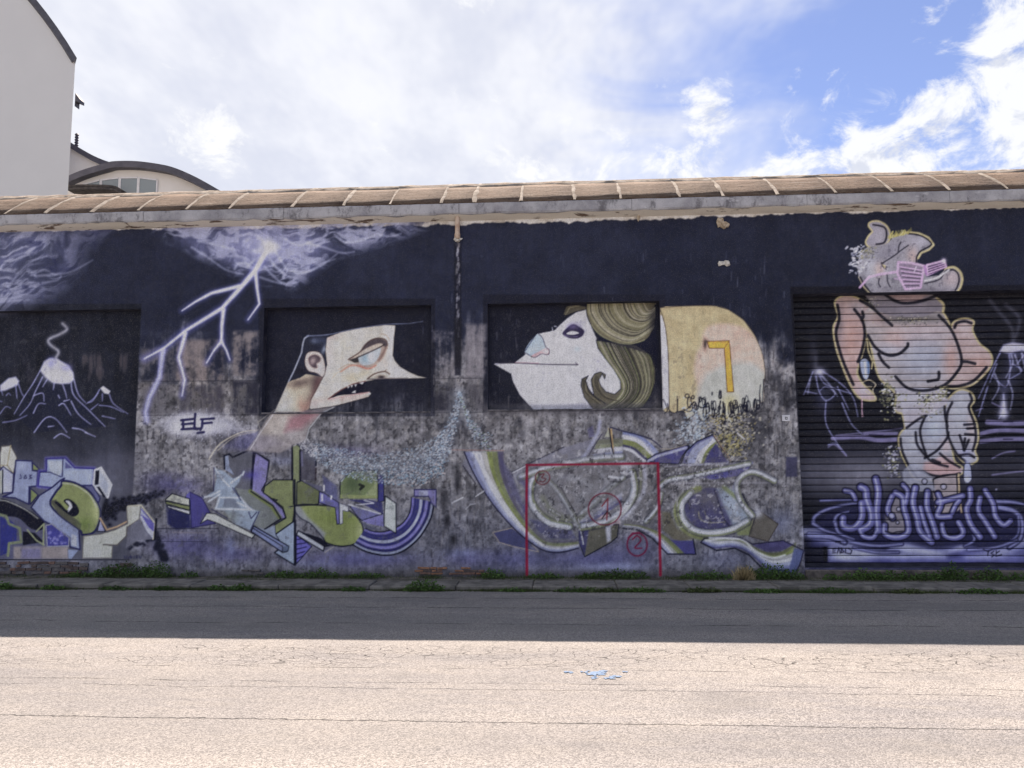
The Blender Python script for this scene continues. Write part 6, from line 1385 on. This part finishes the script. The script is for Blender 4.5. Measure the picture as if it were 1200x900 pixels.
# ------------------------------------------------------------------ weeds
def leafmat(name, a, b):
    m, t = new_mat(name)
    oi = t.n('ShaderNodeObjectInfo'); n = t.noise(pos(t), 14, 3, .6)
    c = t.mix(n, a, b); c = t.mix(t.math('MULTIPLY', oi.outputs['Random'], .4), c, tuple(q * .55 for q in a))
    p = finish(t, c, .6, None, spec=.3)
    return m
M_LEAF = leafmat('weed_leaf', (0.036, 0.078, 0.018), (0.105, 0.185, 0.045)); M_GRASS = leafmat('grass_blade', (0.045, 0.07, 0.022), (0.10, 0.12, 0.045)); M_DRY = leafmat('dry_grass', (0.30, 0.24, 0.13), (0.45, 0.37, 0.22))
def weed_mesh(name, wx, wy, h, n, seed, size=.035, blade=False):
    r_ = random.Random(seed); V, F = [], []
    for _ in range(n):
        q = r_.random(); ang = r_.uniform(0, 6.283); rad = math.sqrt(r_.random())
        bx_, by_ = wx * rad * math.cos(ang), wy * rad * math.sin(ang)
        top = h * (1 - .65 * rad ** 2) * (.72 + .28 * abs(math.sin(seed + 4.1 * bx_ / max(wx, .01) + 1.7)))
        if blade:
            L = top * r_.uniform(.6, 1.1); w_ = size * .12; lean = (r_.gauss(0, .35), r_.gauss(0, .35)); b0 = Vector((bx_, by_, 0)); k = len(V)
            s_ = Vector((math.cos(ang), math.sin(ang), 0)) * w_
            V += [b0 - s_, b0 + s_, b0 + Vector((lean[0] * L * .4, lean[1] * L * .4, L * .6)) + s_ * .7, b0 + Vector((lean[0] * L * .4, lean[1] * L * .4, L * .6)) - s_ * .7, b0 + Vector((lean[0] * L, lean[1] * L, L * .92))]
            F += [(k, k + 1, k + 2, k + 3), (k + 3, k + 2, k + 4, k + 4)]
        else:
            c = Vector((bx_, by_, top * r_.uniform(.05, 1.0))); s = size * r_.uniform(.5, 1.2)
            d = Vector((r_.gauss(0, 1) + bx_ / max(wx, .01), r_.gauss(0, 1) - .4, r_.uniform(-.2, 1.1))).normalized(); e = d.cross(Vector((r_.gauss(0, 1), r_.gauss(0, 1), r_.gauss(0, 1)))).normalized()
            nrm = d.cross(e); k = len(V)
            V += [c, c + d * s * .5 + e * s * .32 + nrm * s * .08, c + d * s, c + d * s * .5 - e * s * .32 + nrm * s * .08]; F += [(k, k + 1, k + 2, k + 3)]
    # a few stems so that the clump is rooted
    for _ in range(max(4, n // 40)):
        ang = r_.uniform(0, 6.283); rad = r_.random() * .8; b0 = Vector((wx * rad * math.cos(ang), wy * rad * math.sin(ang), -.004)); t0 = b0 + Vector((r_.gauss(0, .02), r_.gauss(0, .02), h * .6)); k = len(V)
        V += [b0 - Vector((.002, 0, 0)), b0 + Vector((.002, 0, 0)), t0 + Vector((.001, 0, 0)), t0 - Vector((.001, 0, 0))]; F += [(k, k + 1, k + 2, k + 3)]
    me = bpy.data.meshes.new(name); me.from_pydata([tuple(v_) for v_ in V], [], [tuple(dict.fromkeys(f_)) for f_ in F]); me.update()
    return me
def weed(u, y, z_, wx, wy, h, n, label, seed, mat=None, name='weed_clump', size=.035, blade=False, grp='weeds along the foot of the wall'):
    d = px_dir(u, 680); t_ = (y - CAM[1]) / d[1]; x = CAM[0] + d[0] * t_
    o = link(name, weed_mesh(name, wx, wy, h, n, seed, size, blade), mat or M_LEAF, None, (x, y, z_))
    tag(o, label, 'dry grass' if mat is M_DRY else 'weed', grp)
WB = [(145, .34, .20, 420, 'broad dark green weed clump at the wall below the cream lettering'), (184, .16, .24, 260, 'taller dark weed beside the broad clump below the cream lettering'), (120, .16, .10, 120, 'low weed left of the broad clump below the cream lettering'),
      (90, .12, .08, 100, 'small weed under the exposed bricks at the volcano recess'), (222, .10, .08, 80, 'sparse low weed under the navy block of the green lettering'), (330, .20, .10, 170, 'low weed under the pale spike of the green lettering'), (372, .24, .12, 200, 'low bright weed under the green oval letter'),
      (430, .20, .07, 120, 'thin low weed under the striped tail of the lettering'), (578, .13, .13, 170, 'round weed beside the orange exposed bricks'), (640, .18, .07, 120, 'low weed just right of the left red goal post'), (722, .36, .12, 330, 'wide green weed patch inside the red goal'), (690, .15, .06, 90, 'low weed in the middle of the red goal mouth'),
      (830, .30, .10, 260, 'low green weeds right of the right red goal post'), (878, .15, .15, 190, 'green weed under the dry straw tuft'), (905, .19, .22, 300, 'tall dark weed under the wave-shaped letter'), (928, .12, .13, 140, 'small dark weed at the corner beside the shutter')]
for k, (u, wx, h, n_, lab) in enumerate(WB): weed(u, -.10, .033, wx * 1.25, .09, h * 1.15, int(n_ * 1.8), lab, 100 + k)
WS = [(975, .10, .08, 80, 'small weed below the dark foot of the shutter'), (1012, .22, .13, 230, 'green weed clump under the signed corner of the shutter'), (1050, .20, .12, 200, 'weed clump between two others below the pool lettering'), (1088, .18, .10, 150, 'low yellowish weed clump below the pool lettering'), (1117, .16, .22, 240, 'taller leafy weed reaching over the shutter foot'), (1160, .16, .16, 190, 'weed clump below the right end of the violet pool'), (1195, .14, .10, 120, 'low weed past the violet pool at the shutter foot')]
for k, (u, wx, h, n_, lab) in enumerate(WS): weed(u, -.14, .033, wx * 1.2, .08, h * 1.15, int(n_ * 1.8), lab, 200 + k)
weed(872, -.16, .033, .14, .05, .26, 240, 'dry straw-coloured grass tuft at the wall under the wave-shaped letter', 301, M_DRY, 'dry_grass_tuft', .06, True)
WK = [(4, .10, .11, 120, 'weed at the kerb foot in front of the left exposed bricks'), (62, .12, .08, 90, 'low weed at the kerb foot in front of the beige patches'), (135, .16, .05, 90, 'flat weed at the kerb foot before the cream lettering'), (192, .10, .05, 70, 'tiny weed at the kerb foot before the taller dark weed'), (256, .10, .08, 90, 'small weed at the kerb foot before the cream bone shape'), (282, .12, .09, 110, 'bushy weed at the kerb foot before the pale spike'),
      (415, .12, .06, 90, 'low weed at the kerb foot before the striped tail'), (497, .19, .16, 320, 'round leafy weed growing at the kerb foot before the orange bricks'), (600, .12, .05, 80, 'flat weed at the kerb foot before the left red goal post'), (675, .20, .06, 130, 'flat green weeds at the kerb foot inside the goal'), (705, .20, .06, 130, 'flat bright weeds at the kerb foot before the ringed two'), (752, .22, .07, 150, 'flat green weeds at the kerb foot before the right red goal post'),
      (822, .18, .07, 130, 'flat yellow-green weeds at the kerb foot before the dry tuft'), (895, .18, .05, 110, 'flat weeds at the kerb foot before the tall dark weed'), (972, .22, .07, 150, 'dense flat weeds at the kerb foot before the shutter corner'), (1062, .14, .06, 100, 'flat yellow weed at the kerb foot before the pool'), (1150, .22, .06, 140, 'flat weeds at the kerb foot before the right end of the pool')]
for k, (u, wx, h, n_, lab) in enumerate(WK): weed(u, -.985, .0, wx * 1.3, .045, h, int(n_ * 1.8), lab, 400 + k, M_GRASS if 'yellow' in lab or 'bright' in lab else None, grp='weeds along the kerb foot')
# thin grass in the joints: nobody could count the blades
gr = random.Random(31); V, F = [], []
def blade(x, y, z_, h):
    k = len(V); a = gr.uniform(0, 6.283); s_ = (math.cos(a) * .003, math.sin(a) * .003); lx, ly = gr.gauss(0, .3) * h, gr.gauss(0, .3) * h
    V.extend([(x - s_[0], y - s_[1], z_), (x + s_[0], y + s_[1], z_), (x + lx, y + ly, z_ + h)]); F.append((k, k + 1, k + 2))
dens = [gr.random() for _ in range(140)]
def dn(x): k = (x + 16) / 32 * 139; i = int(max(0, min(138, k))); f = k - i; return dens[i] * (1 - f) + dens[i + 1] * f
for _ in range(42000):
    x = gr.uniform(-10, 9)
    if gr.random() < dn(x) ** 1.5: blade(x, gr.gauss(-.962, .016), 0, gr.uniform(.012, .05))
for _ in range(34000):
    x = gr.uniform(-10, 9)
    if gr.random() < dn(-x) ** 1.6: blade(x, -abs(gr.gauss(0, .11)) - .02, .034, gr.uniform(.015, .06))
for _ in range(14000):
    x = gr.uniform(-10, 9)
    if gr.random() < dn(x * .7 + 3) ** 2: blade(x, gr.gauss(-.455, .012), .04, gr.uniform(.012, .04))
me = bpy.data.meshes.new('joint_grass'); me.from_pydata(V, [], F); me.update()
tag(link('joint_grass', me, M_GRASS), 'thin grass sprouting from the kerb and wall joints', 'grass', kind='stuff')
p = on_z(995, 692.5, 0.0); o = lump('paper_scrap', (p[0], p[1] + .0, .018), .07, .04, .022, simple('crumpled_paper', S(168, 158, 146), S(196, 190, 180), 30, .9, .3), None, 9, .4)
tag(o, 'crumpled pale paper scrap lying at the kerb foot before the shutter', 'litter')

# ------------------------------------------------------------------ buildings behind
M_PALE = simple('pale_render', (0.73, 0.73, 0.725), (0.75, 0.75, 0.745), .6, .9, .12); M_CREAM = simple('cream_render', (0.70, 0.675, 0.64), (0.75, 0.73, 0.70), .8, .9, .12)
M_VERGE = simple('dark_sheet_metal', S(74, 74, 84), S(88, 88, 98), 3.0, .5, .1); M_GLASS = None
m, t = new_mat('window_glass'); finish(t, (0.15, 0.20, 0.23), .05, None, spec=1.0); M_GLASS = m  # base colour lightened to stand in for the reflected sky
M_FRAME = simple('white_frame', S(214, 214, 216), S(224, 224, 226), 5, .5, .05)
def band_pts(line, th):
    """strip of even thickness hung below a line of (x, z) points"""
    L = np.array(line); T = np.gradient(L, axis=0); T /= np.linalg.norm(T, axis=1)[:, None]; N = np.c_[T[:, 1], -T[:, 0]]
    N[N[:, 1] > 0] *= -1
    return [tuple(p) for p in L] + [tuple(p) for p in (L + N * th)[::-1]]
def P2(u, v, y): q = on_y(u, v - (2.5 if y > 18 else 0.0), y); return (float(q[0]), float(q[2]))
# tall pale block
YB = 15.0
big = empty('pale_building', (P2(40, 230, YB)[0], YB, 0)); tag(big, 'tall pale grey building with curved dark-edged roof behind the left of the warehouse', 'building')
ex, ez = P2(92.5, 70, YB); tx_, tz_ = P2(46, 0, YB)
line = [(ex, ez)]
ang = math.atan2(tz_ - ez, tx_ - ex); seg = math.hypot(tx_ - ex, tz_ - ez) / 4; cx_, cz_ = ex, ez; aa = ang - R(2.0)
for k in range(26):
    cx_ += seg * math.cos(aa); cz_ += seg * math.sin(aa); line.append((cx_, cz_)); aa += R(2.1)
xr = P2(79, 226, YB)[0]; xr = (xr + ex) / 2
wl = [(xr - .06, 0.0), (xr - .06, ez - .1)] + [(x_ - .10 * math.cos(ang - 1.57), z_ - .12) for x_, z_ in line] 
wl = [(xr - .06, 0.0), (xr - .06, line[0][1] - .16)] + [(x_ - .08, z_ - .16) for x_, z_ in line[1:]] + [(line[-1][0] - .08, 0.0)]
extrude_poly('wall', wl, YB, YB + 11, M_PALE, big, -.80)
extrude_poly('roof_edge', band_pts(line, .20), YB - .12, YB + 11.1, M_VERGE, big, -.80)
# flood lamp bracket on its corner and a vent on the roof beyond
a = P2(88, 116, YB); bm = bmesh.new()
pts = [(0, .28), (.20, .02), (.20, -.10), (.02, -.02), (.02, -.22), (0, -.22)]
extrude_poly('wall_bracket', [(xr - .06 + x_ * 1.0, a[1] + z_) for x_, z_ in pts], YB + .1, YB + .35, M_VERGE, big)
# low arched house
YA = 20.0
ar = empty('arched_building', (P2(160, 240, YA)[0], YA, 0)); tag(ar, 'cream building with a low dark arched roof and a band of windows beyond the warehouse', 'building')
arch = smooth([P2(76, 216.5, YA), P2(100, 206, YA), P2(128, 197.5, YA), P2(140, 195, YA), P2(165, 195, YA), P2(192, 198.5, YA), P2(210, 203, YA), P2(232, 212.5, YA), P2(254, 224.5, YA), P2(275, 237, YA)], False, 5)
al = [(x_, z_ - .12) for x_, z_ in arch]
extrude_poly('wall', [(al[0][0] + .1, 0.0)] + al[1:-1] + [(al[-1][0] - .1, 0.0)], YA, YA + 9, M_CREAM, ar)
extrude_poly('roof', band_pts(arch, .27), YA - .35, YA + 9.1, M_VERGE, ar)
tops = [(97, 218.5), (118, 213.5), (140, 210.8), (162, 210.4), (184.5, 213)]
for k in range(4):
    (u0, v0), (u1, v1) = tops[k], tops[k + 1]
    q = [P2(u0 + .7, 234, YA), P2(u1 - .7, 234, YA), P2(u1 - .7, v1 + .6, YA), P2(u0 + .7, v0 + .6, YA)]
    wn = extrude_poly('window', q, YA - .03, YA + .02, M_GLASS, ar)
    for (x_, w_) in ((q[0][0], .055), (q[1][0], .055)): extrude_poly('window_frame', [(x_ - w_ / 2, q[0][1]), (x_ + w_ / 2, q[0][1]), (x_ + w_ / 2, max(q[2][1], q[3][1]) if False else (q[3][1] if x_ == q[0][0] else q[2][1])), (x_ - w_ / 2, (q[3][1] if x_ == q[0][0] else q[2][1]))], YA - .05, YA + .01, M_FRAME, wn)
    extrude_poly('window_frame', [(q[3][0], q[3][1] - .03), (q[2][0], q[2][1] - .03), (q[2][0], q[2][1] + .03), (q[3][0], q[3][1] + .03)], YA - .055, YA + .012, M_FRAME, wn)
# stack of dark roofing sheets, attached awning-like at its left end
for k, dz_ in enumerate((0, -.11)):
    L = [P2(82, 221.5, YA - .6), P2(100, 220.5, YA - .6), P2(134, 221.5, YA - .6), P2(146, 226.5, YA - .6)]
    extrude_poly('stacked_sheet', band_pts([(x_, z_ + dz_) for x_, z_ in smooth(L, False, 4)], .09), YA - .8, YA - .001, simple('stacked_sheet', S(52, 50, 52), S(78, 74, 72), 6, .8, .2), ar)
# swooping roof between the two
YS = 24.0
sw = empty('swept_roof_building', (P2(100, 200, YS)[0], YS, 0)); tag(sw, 'pale gabled building with a dark swept roof edge between the tall and arched buildings', 'building')
ln = smooth([P2(40, 142, YS), P2(70, 161, YS), P2(83, 169.5, YS), P2(100, 180, YS), P2(116, 188.5, YS), P2(134, 195, YS), P2(160, 200, YS)], False, 5)
sl = [(x_, z_ - .14) for x_, z_ in ln]
extrude_poly('wall', [(sl[0][0], 0.0)] + sl + [(sl[-1][0], 0.0)], YS, YS + 8, M_CREAM, sw)
extrude_poly('roof', band_pts(ln, .24), YS - .2, YS + 8.1, M_VERGE, sw)
vx, vz = P2(85, 169, YS); vt = P2(85, 156, YS)[1]
bm = bmesh.new(); prev = None; K = 12; nr = 11
for q in range(nr):
    zq = vz - .1 + (vt - vz + .1) * q / (nr - 1); rq = .10 if q % 2 else .055
    cur = [bm.verts.new((vx + rq * math.cos(6.283 * m_ / K), YS + .3 + rq * math.sin(6.283 * m_ / K), zq)) for m_ in range(K)]
    if prev:
        for m_ in range(K): bm.faces.new((prev[m_], prev[(m_ + 1) % K], cur[(m_ + 1) % K], cur[m_]))
    prev = cur
bm.faces.new(prev); link('vent_pipe', bm_mesh(bm, 'vent_pipe'), M_VERGE, sw)
